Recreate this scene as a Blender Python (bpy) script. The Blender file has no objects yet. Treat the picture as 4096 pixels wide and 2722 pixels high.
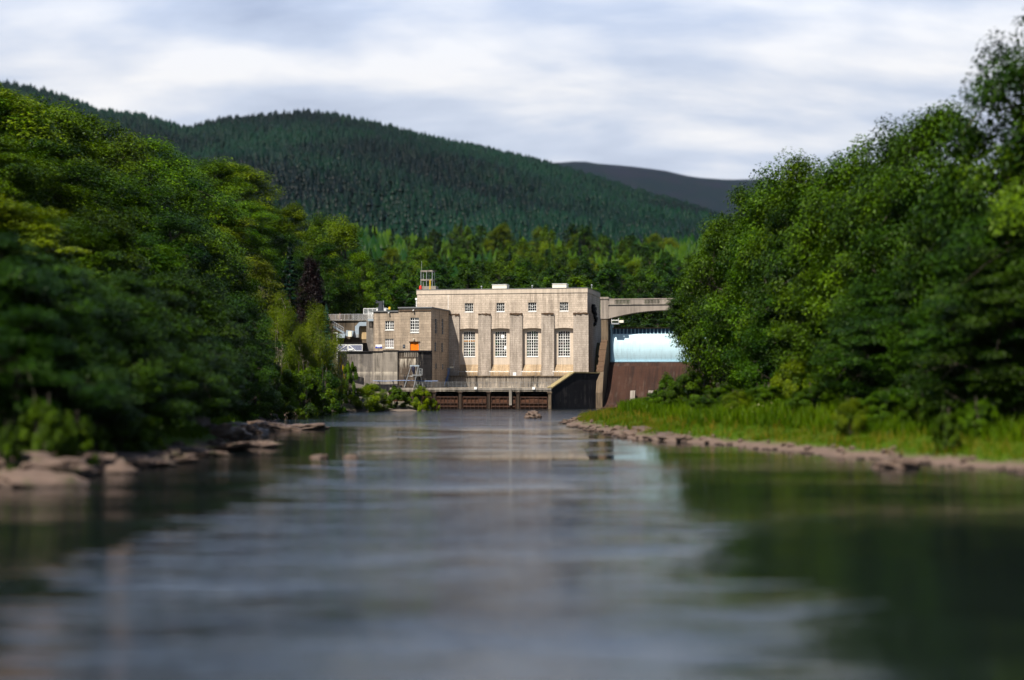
import bpy, math, random
import numpy as np
from mathutils import Vector, Matrix

R = math.radians
scn = bpy.context.scene
COL = scn.collection
rng = np.random.default_rng(7)
random.seed(7)

# ------------------------------------------------------------------ camera
CAM_H, PITCH, FPX = 7.3, R(1.455), 4096 * 50 / 36.0
def ray(px, py):
    u, v = (px - 2048) / FPX, (1361 - py) / FPX
    return Vector((u, math.cos(PITCH) - v * math.sin(PITCH), math.sin(PITCH) + v * math.cos(PITCH)))
def at(px, py, Y):
    d = ray(px, py); return Vector((0, 0, CAM_H)) + d * (Y / d.y)
def U(px, py, Y):            # coordinates measured on a 2359 px wide copy of the photo
    return at(px * 1.7364, py * 1.7364, Y)

# ------------------------------------------------------------------ object helpers
def props(o, label=None, cat=None, group=None, kind=None):
    if label: o['label'] = label
    if cat: o['category'] = cat
    if group: o['group'] = group
    if kind: o['kind'] = kind
    return o

def link(name, data, parent=None):
    o = bpy.data.objects.new(name, data); COL.objects.link(o)
    if parent is not None: o.parent = parent
    return o

class MB:
    """collects faces; build() links them as one mesh with box-projected UVs in metres"""
    def __init__(s): s.v, s.f, s.m = [], [], []
    def face(s, pts, m=0):
        n = len(s.v); s.v += [tuple(p) for p in pts]; s.f.append(tuple(range(n, n + len(pts)))); s.m.append(m)
    def box(s, x0, x1, y0, y1, z0, z1, m=0, skip=''):
        a = [(x0,y0,z0),(x1,y0,z0),(x1,y1,z0),(x0,y1,z0),(x0,y0,z1),(x1,y0,z1),(x1,y1,z1),(x0,y1,z1)]
        n = len(s.v); s.v += a
        for k, q in (('d',(0,3,2,1)),('u',(4,5,6,7)),('f',(0,1,5,4)),('r',(1,2,6,5)),('b',(2,3,7,6)),('l',(3,0,4,7))):
            if k not in skip: s.f.append(tuple(n + i for i in q)); s.m.append(m)
    def prism(s, poly, axis, a0, a1, m=0):
        """poly of 2D points extruded along axis x (poly=(y,z)), y (poly=(x,z)) or z (poly=(x,y))"""
        def P(p, a):
            return {'x': (a, p[0], p[1]), 'y': (p[0], a, p[1]), 'z': (p[0], p[1], a)}[axis]
        n = len(poly)
        s.face([P(p, a0) for p in poly], m); s.face([P(p, a1) for p in reversed(poly)], m)
        for i in range(n):
            p, q = poly[i], poly[(i + 1) % n]
            s.face([P(p, a0), P(p, a1), P(q, a1), P(q, a0)], m)
    def tube(s, pts, r, n=6, m=0, cap=True):
        pts = [Vector(p) for p in pts]
        rr = r if isinstance(r, (list, tuple)) else [r] * len(pts)
        rings = []
        for i, p in enumerate(pts):
            d = (pts[min(i + 1, len(pts) - 1)] - pts[max(i - 1, 0)])
            if d.length < 1e-6: d = Vector((0, 0, 1))
            d.normalize()
            a = d.cross(Vector((0, 0, 1)) if abs(d.z) < .9 else Vector((1, 0, 0))).normalized(); b = d.cross(a)
            k = len(s.v)
            for j in range(n):
                t = 2 * math.pi * j / n
                s.v.append(tuple(p + (a * math.cos(t) + b * math.sin(t)) * rr[i]))
            rings.append(k)
        for i in range(len(rings) - 1):
            for j in range(n):
                j2 = (j + 1) % n
                s.f.append((rings[i] + j, rings[i] + j2, rings[i + 1] + j2, rings[i + 1] + j)); s.m.append(m)
        if cap:
            s.f.append(tuple(rings[0] + j for j in reversed(range(n)))); s.m.append(m)
            s.f.append(tuple(rings[-1] + j for j in range(n))); s.m.append(m)
    def bar(s, p, q, w, m=0):
        s.tube([p, q], w * .62, 4, m)
    def build(s, name, mats, parent=None, off=(0, 0, 0), smooth=False):
        if not isinstance(mats, (list, tuple)): mats = [mats]
        me = bpy.data.meshes.new(name)
        ox, oy, oz = off
        me.from_pydata([(x - ox, y - oy, z - oz) for x, y, z in s.v], [], s.f)
        for mm in mats: me.materials.append(mm)
        me.polygons.foreach_set('material_index', s.m)
        uv = me.uv_layers.new(name='UVMap')
        me.update()
        L = uv.data
        for p in me.polygons:
            nx, ny, nz = (abs(c) for c in p.normal)
            for li in p.loop_indices:
                c = s.v[me.loops[li].vertex_index]
                if nz > .8: L[li].uv = (c[0], c[1])
                elif nx > ny: L[li].uv = (c[1] + .37, c[2])
                else: L[li].uv = (c[0], c[2])
        if smooth: me.polygons.foreach_set('use_smooth', [True] * len(me.polygons))
        return link(name, me, parent)

def np_mesh(name, V, F, mat, tint=None, smooth=False):
    """fast mesh from arrays; F is (n,3) or (n,4)"""
    me = bpy.data.meshes.new(name)
    V = np.asarray(V, np.float32); F = np.asarray(F, np.int32); k = F.shape[1]
    me.vertices.add(len(V)); me.vertices.foreach_set('co', V.ravel())
    me.loops.add(F.size); me.loops.foreach_set('vertex_index', F.ravel())
    me.polygons.add(len(F)); me.polygons.foreach_set('loop_start', np.arange(0, F.size, k, dtype=np.int32))
    me.update(calc_edges=True)
    if smooth: me.polygons.foreach_set('use_smooth', np.ones(len(F), bool))
    if tint is not None:
        a = me.attributes.new('tint', 'FLOAT', 'FACE'); a.data.foreach_set('value', np.asarray(tint, np.float32))
    me.materials.append(mat)
    return me

# ------------------------------------------------------------------ materials
class NT:
    def __init__(s, name):
        s.mat = bpy.data.materials.new(name); s.mat.use_nodes = True
        s.t = s.mat.node_tree; s.t.nodes.clear(); s.out = s.n('ShaderNodeOutputMaterial')
    def n(s, typ, **kw):
        nd = s.t.nodes.new(typ)
        for k, v in kw.items():
            if k.startswith('_'): nd.inputs[k[1:].replace('_', ' ')].default_value = v
            else: setattr(nd, k, v)
        return nd
    def l(s, a, b): s.t.links.new(a, b)
    def noise(s, vec, scale, detail=4, rough=.55, dist=0):
        n = s.n('ShaderNodeTexNoise', _Scale=scale, _Detail=detail, _Roughness=rough, _Distortion=dist)
        if vec is not None: s.l(vec, n.inputs['Vector'])
        return n.outputs['Fac']
    def map(s, vec, scale=(1, 1, 1), loc=(0, 0, 0)):
        n = s.n('ShaderNodeMapping'); n.inputs['Scale'].default_value = scale; n.inputs['Location'].default_value = loc
        s.l(vec, n.inputs['Vector']); return n.outputs['Vector']
    def ramp(s, fac, pts, interp='LINEAR'):
        n = s.n('ShaderNodeValToRGB'); cr = n.color_ramp; cr.interpolation = interp
        while len(cr.elements) < len(pts): cr.elements.new(.5)
        for e, (p, c) in zip(cr.elements, pts):
            e.position = p; e.color = (c, c, c, 1) if isinstance(c, (int, float)) else (*c, 1)
        s.l(fac, n.inputs['Fac']); return n.outputs['Color']
    def mix(s, fac, a, b, mode='MIX'):
        n = s.n('ShaderNodeMix', data_type='RGBA', blend_type=mode)
        for v, i in ((fac, 0), (a, 6), (b, 7)):
            if hasattr(v, 'is_linked') or hasattr(v, 'node'): s.l(v, n.inputs[i])
            elif i == 0: n.inputs[0].default_value = v
            else: n.inputs[i].default_value = (*v, 1) if not isinstance(v, (int, float)) else (v, v, v, 1)
        return n.outputs[2]
    def math(s, op, a, b=0.0, clamp=False):
        n = s.n('ShaderNodeMath', operation=op, use_clamp=clamp)
        for i, v in enumerate((a, b)):
            if hasattr(v, 'node'): s.l(v, n.inputs[i])
            else: n.inputs[i].default_value = v
        return n.outputs[0]
    def uv(s): return s.n('ShaderNodeUVMap', uv_map='UVMap').outputs['UV']
    def obj(s): return s.n('ShaderNodeTexCoord').outputs['Object']
    def pos(s): return s.n('ShaderNodeNewGeometry').outputs['Position']
    def bsdf(s, color, rough=.8, bump=None, bstr=.3, bdist=.05, metal=0.0, spec=.3):
        b = s.n('ShaderNodeBsdfPrincipled')
        if hasattr(color, 'node'): s.l(color, b.inputs['Base Color'])
        else: b.inputs['Base Color'].default_value = (*color, 1)
        if hasattr(rough, 'node'): s.l(rough, b.inputs['Roughness'])
        else: b.inputs['Roughness'].default_value = rough
        b.inputs['Metallic'].default_value = metal; b.inputs['Specular IOR Level'].default_value = spec
        if bump is not None:
            u = s.n('ShaderNodeBump', _Strength=bstr, _Distance=bdist); s.l(bump, u.inputs['Height']); s.l(u.outputs[0], b.inputs['Normal'])
        s.l(b.outputs[0], s.out.inputs[0]); s.b = b
        return s.mat

def stone(name, c1, c2, mortar, streak=.5, dark=(.05, .045, .04), sc=1.0, white=0.0, blocks=True, bw=1.05, bh=.52, top=None, band=None):
    """coursed ashlar or board-marked concrete with rain streaks"""
    m = NT(name); uv = m.uv()
    if blocks:
        br = m.n('ShaderNodeTexBrick', offset=.5, squash=.8, squash_frequency=3)
        m.l(uv, br.inputs['Vector'])
        br.inputs['Color1'].default_value = (*c1, 1); br.inputs['Color2'].default_value = (*c2, 1)
        br.inputs['Mortar'].default_value = (*mortar, 1)
        br.inputs['Scale'].default_value = 1; br.inputs['Mortar Size'].default_value = .022
        br.inputs['Brick Width'].default_value = bw; br.inputs['Row Height'].default_value = bh; br.inputs['Bias'].default_value = -.1
        col = br.outputs['Color']; bh_ = br.outputs['Fac']
    else:
        col = m.mix(m.noise(m.map(uv, (.25, 2.5, 1)), 1.0, 4), c1, c2)
        bh_ = m.noise(m.map(uv, (.3, 5, 1)), 1.0, 3)
    blot = m.noise(uv, .35, 5, .6)
    col = m.mix(m.ramp(blot, [(.35, 0.0), (.75, .35)]), col, tuple(.62 * x for x in c2))
    fine = m.noise(uv, 3.5, 4, .7)
    col = m.mix(m.ramp(fine, [(.4, 0.0), (.8, .35)]), col, tuple(min(1, 1.2 * x) for x in c1))
    st = m.noise(m.map(uv, (1.15, .07, 1)), 1.0, 5, .7)
    area = m.noise(m.map(uv, (.16, .1, 1), (3.1, 1.7, 0)), 1.0, 3)
    f = m.math('MULTIPLY', m.ramp(st, [(.44, 0.0), (.58, 1.0)]), m.ramp(area, [(.38, .1), (.56, 1.0)]))
    if top or band: sx = m.n('ShaderNodeSeparateXYZ'); m.l(uv, sx.inputs[0])
    for zt_, dep in (top or ()):
        e = m.math('SUBTRACT', zt_, sx.outputs[1]); g1 = m.math('MULTIPLY', m.math('GREATER_THAN', e, 0.0), m.ramp(m.math('DIVIDE', e, dep), [(0.0, .9), (1.0, 0.0)]))
        f = m.math('MAXIMUM', f, m.math('MULTIPLY', g1, m.ramp(st, [(.34, 0.0), (.60, 1.0)])))
    col = m.mix(m.math('MULTIPLY', f, streak), col, dark)
    if white:
        w = m.noise(m.map(uv, (1.3, .12, 1), (7.7, 4.4, 0)), 1.0, 5, .7)
        wa = m.noise(m.map(uv, (.22, .3, 1), (1.3, 9.2, 0)), 1.0, 3)
        f2 = m.math('MULTIPLY', m.ramp(w, [(.50, 0.0), (.60, 1.0)]), m.ramp(wa, [(.46, 0.0), (.57, 1.0)]))
        if band:
            e = m.math('SUBTRACT', band[0], sx.outputs[1]); g1 = m.math('MULTIPLY', m.math('GREATER_THAN', e, 0.0), m.ramp(m.math('DIVIDE', e, band[1]), [(0.0, 1.0), (.35, .8), (1.0, 0.0)]))
            f2 = m.math('MAXIMUM', m.math('MULTIPLY', f2, .45), m.math('MULTIPLY', g1, m.ramp(w, [(.40, 0.0), (.54, 1.0)])))
        col = m.mix(m.math('MULTIPLY', f2, white), col, (.62, .55, .45))
    hb = m.math('ADD', m.math('MULTIPLY', bh_, -.6), m.math('MULTIPLY', fine, .5))
    return m.bsdf(col, .92, hb, .45, .04, spec=.15)

def plain(name, c, rough=.5, metal=0.0, var=.25, scale=2.0, spec=.3, streak=0.0):
    m = NT(name); o = m.obj()
    n = m.noise(o, scale, 5, .6)
    col = m.mix(m.ramp(n, [(.35, 0.0), (.75, 1.0)]), c, tuple(max(0, x * (1 - var)) for x in c))
    if streak:
        s_ = m.noise(m.map(o, (2.2, 2.2, .12)), 1.0, 4, .65)
        col = m.mix(m.math('MULTIPLY', m.ramp(s_, [(.48, 0.0), (.7, 1.0)]), streak), col, tuple(.35 * x for x in c))
    return m.bsdf(col, rough, n, .12, .02, metal, spec)

M = {}
M['stone'] = stone('warm ashlar', (.60, .50, .405), (.47, .39, .315), (.20, .155, .115), .55, (.15, .12, .095), top=((24.93, 2.2), (22.9, .9), (21.3, 1.5)))
M['stone_grey'] = stone('weathered ashlar', (.45, .385, .325), (.36, .305, .26), (.18, .145, .115), .55, (.12, .10, .08), top=((22.0, 3.2),))
M['stone_plain'] = stone('smooth stone', (.59, .495, .40), (.52, .435, .35), (.4, .33, .26), .35, (.14, .115, .09), blocks=False)
M['stone_sill'] = stone('mossy stone', (.42, .31, .20), (.33, .24, .15), (.2, .15, .1), .6, (.08, .06, .04), bw=1.4, bh=.4)
M['annex'] = stone('annex ashlar', (.44, .35, .265), (.33, .26, .195), (.16, .125, .095), .55, (.09, .075, .06), bw=1.5, bh=.62, top=((23.2, 2.6), (20.5, 1.0), (16.3, 1.2)))
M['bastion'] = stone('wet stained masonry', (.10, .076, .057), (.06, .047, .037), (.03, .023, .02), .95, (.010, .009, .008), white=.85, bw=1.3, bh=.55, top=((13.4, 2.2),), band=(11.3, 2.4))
M['concrete'] = stone('board marked concrete', (.185, .165, .15), (.125, .112, .10), (.1, .1, .1), .8, (.04, .036, .033), white=.5, blocks=False, band=(8.3, 1.0))
M['concrete_pale'] = stone('pale concrete', (.30, .265, .225), (.215, .19, .165), (.1, .1, .1), .65, (.06, .053, .046), white=.6, blocks=False, band=(8.3, 1.0))
M['apron'] = stone('limed concrete', (.33, .28, .225), (.22, .185, .15), (.1, .1, .1), .95, (.028, .024, .02), white=.9, top=((7.3, 1.7),), blocks=False)
M['bridge'] = stone('bridge concrete', (.32, .275, .235), (.26, .22, .19), (.1, .1, .1), .5, (.09, .08, .07), blocks=False)
M['damwall'] = stone('brown streaked concrete', (.17, .125, .085), (.12, .09, .06), (.1, .1, .1), .85, (.018, .015, .012), blocks=False)
M['ochre'] = stone('ochre rendered wall', (.55, .40, .22), (.45, .32, .17), (.1, .1, .1), .5, (.14, .09, .05), white=.3, blocks=False)
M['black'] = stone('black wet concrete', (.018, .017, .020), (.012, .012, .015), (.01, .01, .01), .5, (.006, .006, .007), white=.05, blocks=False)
M['coping'] = stone('lichen coping', (.30, .24, .12), (.22, .17, .09), (.1, .1, .1), .5, (.05, .05, .02), blocks=False)
M['spill'] = stone('brown spillway face', (.048, .022, .0145), (.030, .0145, .0102), (.03, .02, .02), .6, (.010, .007, .0065), white=.03, blocks=False)
M['bastion_shaded'] = stone('shade-blackened masonry', (.030, .027, .028), (.018, .017, .018), (.04, .036, .034), .7, (.007, .007, .008), white=.25, bw=1.3, bh=.55)  # near-black base colour holds the shade of the bastion's canted face
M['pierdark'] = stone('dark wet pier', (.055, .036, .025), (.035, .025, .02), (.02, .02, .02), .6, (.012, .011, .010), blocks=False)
M['moss'] = plain('dead moss', (.10, .06, .035), .95, var=.6, scale=6)
M['slab'] = plain('grey roof felt', (.16, .165, .175), .7)
M['white'] = plain('white paint', (.80, .80, .78), .45, var=.08)
M['cream'] = plain('cream housing', (.74, .70, .58), .5, var=.08)
M['glass'] = NT('dark glass').bsdf((.006, .007, .009), .08, spec=.5)
m = NT('curtained glass'); M['curtain'] = m.bsdf(m.mix(m.noise(m.obj(), 3), (.30, .27, .27), (.22, .20, .20)), .35)
m = NT('glass with machinery lit inside'); uvn = m.obj()
vor = m.n('ShaderNodeTexVoronoi', feature='F1', distance='CHEBYCHEV', _Scale=1.5); m.l(uvn, vor.inputs['Vector'])
sep = m.n('ShaderNodeSeparateColor'); m.l(vor.outputs['Color'], sep.inputs[0])
cc = m.ramp(sep.outputs[0], [(.0, (.004, .005, .006)), (.62, (.008, .009, .010)), (.74, (.02, .018, .02)), (.84, (.03, .07, .035)), (.95, (.05, .015, .012))], 'CONSTANT')
M['hallglass'] = m.bsdf(cc, .1, spec=.45)
M['orange'] = plain('orange door paint', (.86, .20, .006), .45, var=.12)
M['steel'] = plain('galvanised steel', (.42, .44, .46), .45, .5, var=.2)
M['greysteel'] = plain('grey painted steel', (.30, .36, .42), .5, var=.2)
M['railsteel'] = plain('weathered rail steel', (.20, .21, .22), .6, .3, var=.2)
M['darksteel'] = plain('dark steel', (.045, .05, .06), .5, var=.3)
M['hoist'] = plain('dark blue hoist', (.02, .022, .045), .5)
M['bluepipe'] = plain('blue pipe', (.06, .16, .42), .45)
M['gateblue'] = plain('pale blue gate paint', (.50, .70, .79), .4, var=.1, streak=.3, scale=.6)
M['gatedark'] = plain('deep blue gate paint', (.045, .12, .21), .5, var=.3)
M['gaterib'] = plain('blue gate rib', (.28, .45, .55), .5, var=.2)
M['rust'] = plain('rusty steel', (.060, .027, .016), .85, var=.6, scale=1.5)
M['rust_dark'] = plain('dark rusty steel', (.085, .036, .019), .9, var=.6, scale=1.2)
M['red'] = plain('red beacon', (.62, .05, .03), .4)
M['yellow'] = plain('yellow fitting', (.65, .42, .03), .5)
M['signblue'] = plain('sign blue', (.02, .05, .42), .4, var=.03)
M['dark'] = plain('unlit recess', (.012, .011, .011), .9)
M['skin'] = plain('skin', (.48, .24, .16), .6, var=.08)
M['shirt'] = plain('white cotton', (.78, .78, .80), .85, var=.06)
M['shorts'] = plain('grey cotton', (.26, .28, .33), .85)
M['hair'] = plain('auburn hair', (.20, .06, .025), .7)

# ------------------------------------------------------------------ building frame
ALPHA = R(11.5)
ER = Vector((math.cos(ALPHA), -math.sin(ALPHA), 0)); EB = Vector((math.sin(ALPHA), math.cos(ALPHA), 0))
_o = at(2354, 1505, 338.0); ORG = Vector((_o.x, 338.0, 0))
def Lp(px, py, ly):
    """point of the plane `ly` of the building frame that projects to a photo point -> (lx, lz)"""
    d = ray(px, py); c = Vector((0, 0, CAM_H)) - ORG
    t = (ly - c.dot(EB)) / d.dot(EB); p = c + d * t
    return p.dot(ER), p.z
def X_(px, ly, py=1400): return Lp(px, py, ly)[0]
def Z_(py, ly, px=2100): return Lp(px, py, ly)[1]
def W(lx, ly, lz=0.0): return ORG + ER * lx + EB * ly + Vector((0, 0, lz))

def thing(name, label, cat, base=(0, 0, 0), group=None):
    o = bpy.data.objects.new(name, None); COL.objects.link(o)
    o.empty_display_size = .5
    o.location = W(*base); o.rotation_euler = (0, 0, -ALPHA)
    props(o, label, cat, group); o['_b'] = list(base)
    return o
def part(mb, name, mats, root, parent=None, **k):
    return mb.build(name, mats, parent or root, off=tuple(root['_b']), **k)

def wall_holes(mb, x0, x1, z0, z1, ly, holes, depth=.35, m=0):
    """front sheet at ly with rectangular openings and their reveals"""
    xs = sorted({x0, x1, *[h[0] for h in holes], *[h[1] for h in holes]})
    zs = sorted({z0, z1, *[h[2] for h in holes], *[h[3] for h in holes]})
    for i in range(len(xs) - 1):
        for j in range(len(zs) - 1):
            cx, cz = (xs[i] + xs[i + 1]) / 2, (zs[j] + zs[j + 1]) / 2
            if any(h[0] < cx < h[1] and h[2] < cz < h[3] for h in holes): continue
            mb.face([(xs[i], ly, zs[j]), (xs[i + 1], ly, zs[j]), (xs[i + 1], ly, zs[j + 1]), (xs[i], ly, zs[j + 1])], m)
    for a, b, c, d in holes:
        e = ly + depth
        mb.face([(a, ly, c), (b, ly, c), (b, e, c), (a, e, c)], m); mb.face([(a, ly, d), (a, e, d), (b, e, d), (b, ly, d)], m)
        mb.face([(a, ly, c), (a, e, c), (a, e, d), (a, ly, d)], m); mb.face([(b, ly, c), (b, ly, d), (b, e, d), (b, e, c)], m)

def window(root, x0, x1, z0, z1, ly, nx, nz, glass='glass', arch=0.0, bar=.07, thick=(), vent=False, sill=True, frame=.09):
    def top(x):
        t = (x - x0) / (x1 - x0) * 2 - 1
        return z1 - arch * t * t
    g = MB(); N = 8 if arch else 1
    for i in range(N):
        a, b = x0 + (x1 - x0) * i / N, x0 + (x1 - x0) * (i + 1) / N
        g.face([(a, ly, z0), (b, ly, z0), (b, ly, top(b)), (a, ly, top(a))])
    w = part(g, 'window', M[glass], root)
    f = MB(); y0, y1 = ly - .07, ly - .005
    f.box(x0, x0 + frame, y0, y1, z0, top(x0 + frame)); f.box(x1 - frame, x1, y0, y1, z0, top(x1 - frame))
    f.box(x0 + frame, x1 - frame, y0, y1, z0, z0 + frame * 1.6)
    for i in range(N):
        a = x0 + frame + (x1 - x0 - 2 * frame) * i / N; b = x0 + frame + (x1 - x0 - 2 * frame) * (i + 1) / N
        f.face([(a, y0, top(a) - frame), (b, y0, top(b) - frame), (b, y0, top(b)), (a, y0, top(a))])
        f.face([(a, y0, top(a) - frame), (a, y1, top(a) - frame), (b, y1, top(b) - frame), (b, y0, top(b) - frame)])
    ya, yb = y0 + .008, y1 - .002
    for i in range(1, nx):
        x = x0 + (x1 - x0) * i / nx; h = bar * (1.7 if ('x', i) in thick else 1) / 2
        f.box(x - h, x + h, ya, yb, z0 + frame, top(x) - frame * .5)
    for j in range(1, nz):
        z = z0 + (z1 - z0) * j / nz; h = bar * (1.7 if ('z', j) in thick else 1) / 2
        f.box(x0 + frame * .5, x1 - frame * .5, ya + .009, yb - .003, z - h, z + h)
    if vent:
        cx, cz = (x0 + x1) / 2, z0 + (z1 - z0) * .5
        f.bar((cx - .25, y0 - .12, cz + .05), (cx + .25, y0 - .12, cz + .05), .06); f.bar((cx, y0 - .14, cz - .15), (cx + .12, y0 - .1, cz + .12), .06)
    part(f, 'frame', M['white'], root, w)
    if sill:
        s = MB(); s.box(x0 - .08, x1 + .08, ly - .3, ly - .075, z0 - .14, z0 - .004); part(s, 'sill', M['white'], root, w)
    return w

# ================================================================== TURBINE HALL
UP, REC, DEPTH = .35, 1.1, 22.0
hall = thing('turbine_hall', 'long sunlit beige stone power station hall with four tall arched windows above the river', 'power station', (-19, 0, 4.4))
HX0, HX1 = X_(1668, UP), X_(2349.5, UP)
HZ0, HZ1 = 4.4, Z_(1156, UP)
zpar = Z_(1174, UP); zpt = Z_(1255, 0)
pil = [(1798, 1836.8), (1912.5, 1962.5), (2038.6, 2089), (2165, 2216), (2293, 2354)]
PX = [(X_(a, 0), X_(b, 0)) for a, b in pil]
PX[0] = (PX[0][0] - 9.5, PX[0][1])
sw = [(1859, 1893), (1985.7, 2018.6), (2112.5, 2145.7), (2239, 2273.5)]
tw = [(1854, 1900.5), (1980, 2026), (2106.5, 2152.5), (2233, 2280)]
zs0, zs1 = Z_(1246.5, UP), Z_(1211, UP)
SH = [(X_(a, UP), X_(b, UP), zs0, zs1) for a, b in sw]
zarch = Z_(1317, UP)            # springing of the recess arches
zt0, zt1 = Z_(1427, REC), Z_(1325, REC)
zslope1, zslope0 = Z_(1459, REC), Z_(1493, 0)
wb = MB()
wall_holes(wb, HX0, HX1, zarch + .3, zpar, UP, SH, .4)
# flanks, back, roof sheet
wb.face([(HX1, UP, 15), (HX1, DEPTH, 15), (HX1, DEPTH, zpar), (HX1, UP, zpar)])
wb.face([(HX0, UP, HZ0), (HX0, UP, zpar), (HX0, DEPTH, zpar), (HX0, DEPTH, HZ0)])
wb.face([(HX0, DEPTH, HZ0), (HX0, DEPTH, zpar), (HX1, DEPTH, zpar), (HX1, DEPTH, HZ0)])
wb.face([(HX0, UP, zpar - .2), (HX1, UP, zpar - .2), (HX1, DEPTH, zpar - .2), (HX0, DEPTH, zpar - .2)])
wb.face([(HX0, UP, HZ0), (PX[0][0], UP, HZ0), (PX[0][0], UP, zarch + .3), (HX0, UP, zarch + .3)])
# four bays: arch spandrel, recess back with window opening, sloped foot
for k in range(4):
    a, b = PX[k][1], PX[k + 1][0]
    n = 12
    za = lambda x: zarch + .24 * (1 - ((x - (a + b) / 2) / ((b - a) / 2)) ** 2)
    wx0, wx1 = X_(tw[k][0], REC), X_(tw[k][1], REC)
    zt = lambda x: zt1 - .16 * (2 * (x - wx0) / (wx1 - wx0) - 1) ** 2
    for i in range(n):
        p, q = a + (b - a) * i / n, a + (b - a) * (i + 1) / n
        wb.face([(p, UP, za(p)), (q, UP, za(q)), (q, UP, zarch + .3), (p, UP, zarch + .3)])
        wb.face([(p, UP, za(p)), (p, REC, za(p)), (q, REC, za(q)), (q, UP, za(q))])
    xs = [a] + [wx0 + (wx1 - wx0) * i / 8 for i in range(9)] + [b]
    for i in range(len(xs) - 1):
        p, q = xs[i], xs[i + 1]
        if 1 <= i <= 8:
            wb.face([(p, REC, zslope1), (q, REC, zslope1), (q, REC, zt0), (p, REC, zt0)], 1)
            wb.face([(p, REC, zt(p)), (q, REC, zt(q)), (q, REC, zarch + .3), (p, REC, zarch + .3)], 1)
            wb.face([(p, REC, zt(p)), (p, REC + .3, zt(p)), (q, REC + .3, zt(q)), (q, REC, zt(q))], 1)
        else:
            wb.face([(p, REC, zslope1), (q, REC, zslope1), (q, REC, zarch + .3), (p, REC, zarch + .3)], 1)
    for x in (wx0, wx1): wb.face([(x, REC, zt0), (x, REC + .3, zt0), (x, REC + .3, zt1 - .16), (x, REC, zt1 - .16)], 1)
    wb.face([(wx0, REC, zt0), (wx1, REC, zt0), (wx1, REC + .3, zt0), (wx0, REC + .3, zt0)], 1)
    wb.face([(a, -.1, zslope0), (b, -.1, zslope0), (b, REC, zslope1), (a, REC, zslope1)], 2)
    wb.face([(a, -.1, HZ0), (b, -.1, HZ0), (b, -.1, zslope0), (a, -.1, zslope0)], 2)
part(wb, 'wall', [M['stone'], M['stone_plain'], M['stone_sill']], hall)
pp = MB()
pp.box(HX0 - .12, HX1 + .12, UP - .12, DEPTH + .1, zpar + .01, HZ1, skip='d'); part(pp, 'parapet', M['stone_plain'], hall)
r_ = MB(); r_.box(HX0 - .2, HX1 + .2, UP - .2, DEPTH + .2, HZ1 + .004, HZ1 + .12); part(r_, 'roof', M['slab'], hall)
for k, (a, b) in enumerate(PX):
    p = MB(); p.box(a, b, 0, UP + 1.2 if k < 4 else DEPTH - .2, HZ0, zpt, skip='d'); po = part(p, 'pilaster', M['stone_grey'], hall)
    t = MB()
    x = a
    while x < b - .1:
        w_ = min(random.uniform(.25, .6), b - x)
        t.box(x, x + w_ * .96, -.09 - random.random() * .12, UP - .01, zpt - random.uniform(.1, .42), zpt + random.uniform(.05, .16)); x += w_
    part(t, 'ledge_moss', M['moss'], hall, po)
for k in range(4):
    a, b, c, d = SH[k]
    window(hall, a, b, c, d, UP + .25, 4, 3, 'glass', vent=True, bar=.06)
    wx0, wx1 = X_(tw[k][0], REC), X_(tw[k][1], REC)
    window(hall, wx0 + .004, wx1 - .004, zt0 + .004, zt1 - .004, REC + .22, 5, 9, 'hallglass', arch=.155, bar=.075, thick=(('x', 2), ('x', 3), ('z', 2), ('z', 3), ('z', 6)))
# blank white panels that replace panes
for k, ci, ri in ((1, 3, 6.9), (1, 4, 2.9)):
    wx0, wx1 = X_(tw[k][0], REC), X_(tw[k][1], REC); cw, ch = (wx1 - wx0) / 5, (zt1 - zt0) / 9
    p = MB(); x = wx0 + ci * cw; z = zt0 + ri * ch - ch * .4; p.box(x - (.4 * cw if ci == 3 else 0), x + cw * .9, REC + .13, REC + .145, z, z + ch * 1.2)
    part(p, 'blank_panel', M['white'], hall)
k = 0; wx0, wx1 = X_(tw[0][0], REC), X_(tw[0][1], REC)
p = MB(); zz = zt0 + (zt1 - zt0) * 5.35 / 9; p.box(wx0 + .1, wx1 - .1, REC + .205, REC + .21, zz, zz + .3); part(p, 'interior_beam', plain('ochre crane beam', (.45, .20, .03), .5), hall)
# lightning conductor, down pipe
p = MB(); x = X_(1792.5, UP); p.box(x - .035, x + .035, UP - .05, UP - .004, Z_(1240, UP), zpar); part(p, 'lightning_conductor', M['white'], hall)
p = MB(); x = HX0 - .18; p.tube([(x, UP + .1, Z_(1228, UP)), (x, UP + .1, Z_(1192, UP))], .12, 8); p.box(x - .25, x + .2, UP - .1, UP + .35, Z_(1196, UP), Z_(1188, UP)); part(p, 'downpipe', M['white'], hall)
# side: carved crest and bracket lamp
p = MB(); r0 = random.Random(3)
yS = 8.2
def side_pt(px, py):     # point on the right flank (lx = 0.15) seen at a photo position
    d = ray(px, py); c = Vector((0, 0, CAM_H)) - ORG; t = (.1 - c.dot(ER)) / d.dot(ER); q = c + d * t
    return q.dot(EB), q.z
for i in range(26):
    t = i / 25; yy, zz = side_pt(2377 + 3 * t + r0.uniform(-4, 4), 1224 + 76 * t)
    s_ = r0.uniform(.35, .8)
    p.box(-.3, .25 + r0.random() * .3, yy - s_, yy + s_, zz - .35, zz + .35)
part(p, 'carved_crest', M['black'], hall)
p = MB(); yy, zz = side_pt(2383, 1425); p.tube([(.1, yy, zz), (.5, yy, zz + .3), (1.0, yy - .6, zz + .1)], .15, 6); p.tube([(.12, yy, zz), (.12, yy, zz - 4)], .12, 6)
part(p, 'bracket_lamp', M['darksteel'], hall)
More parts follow.
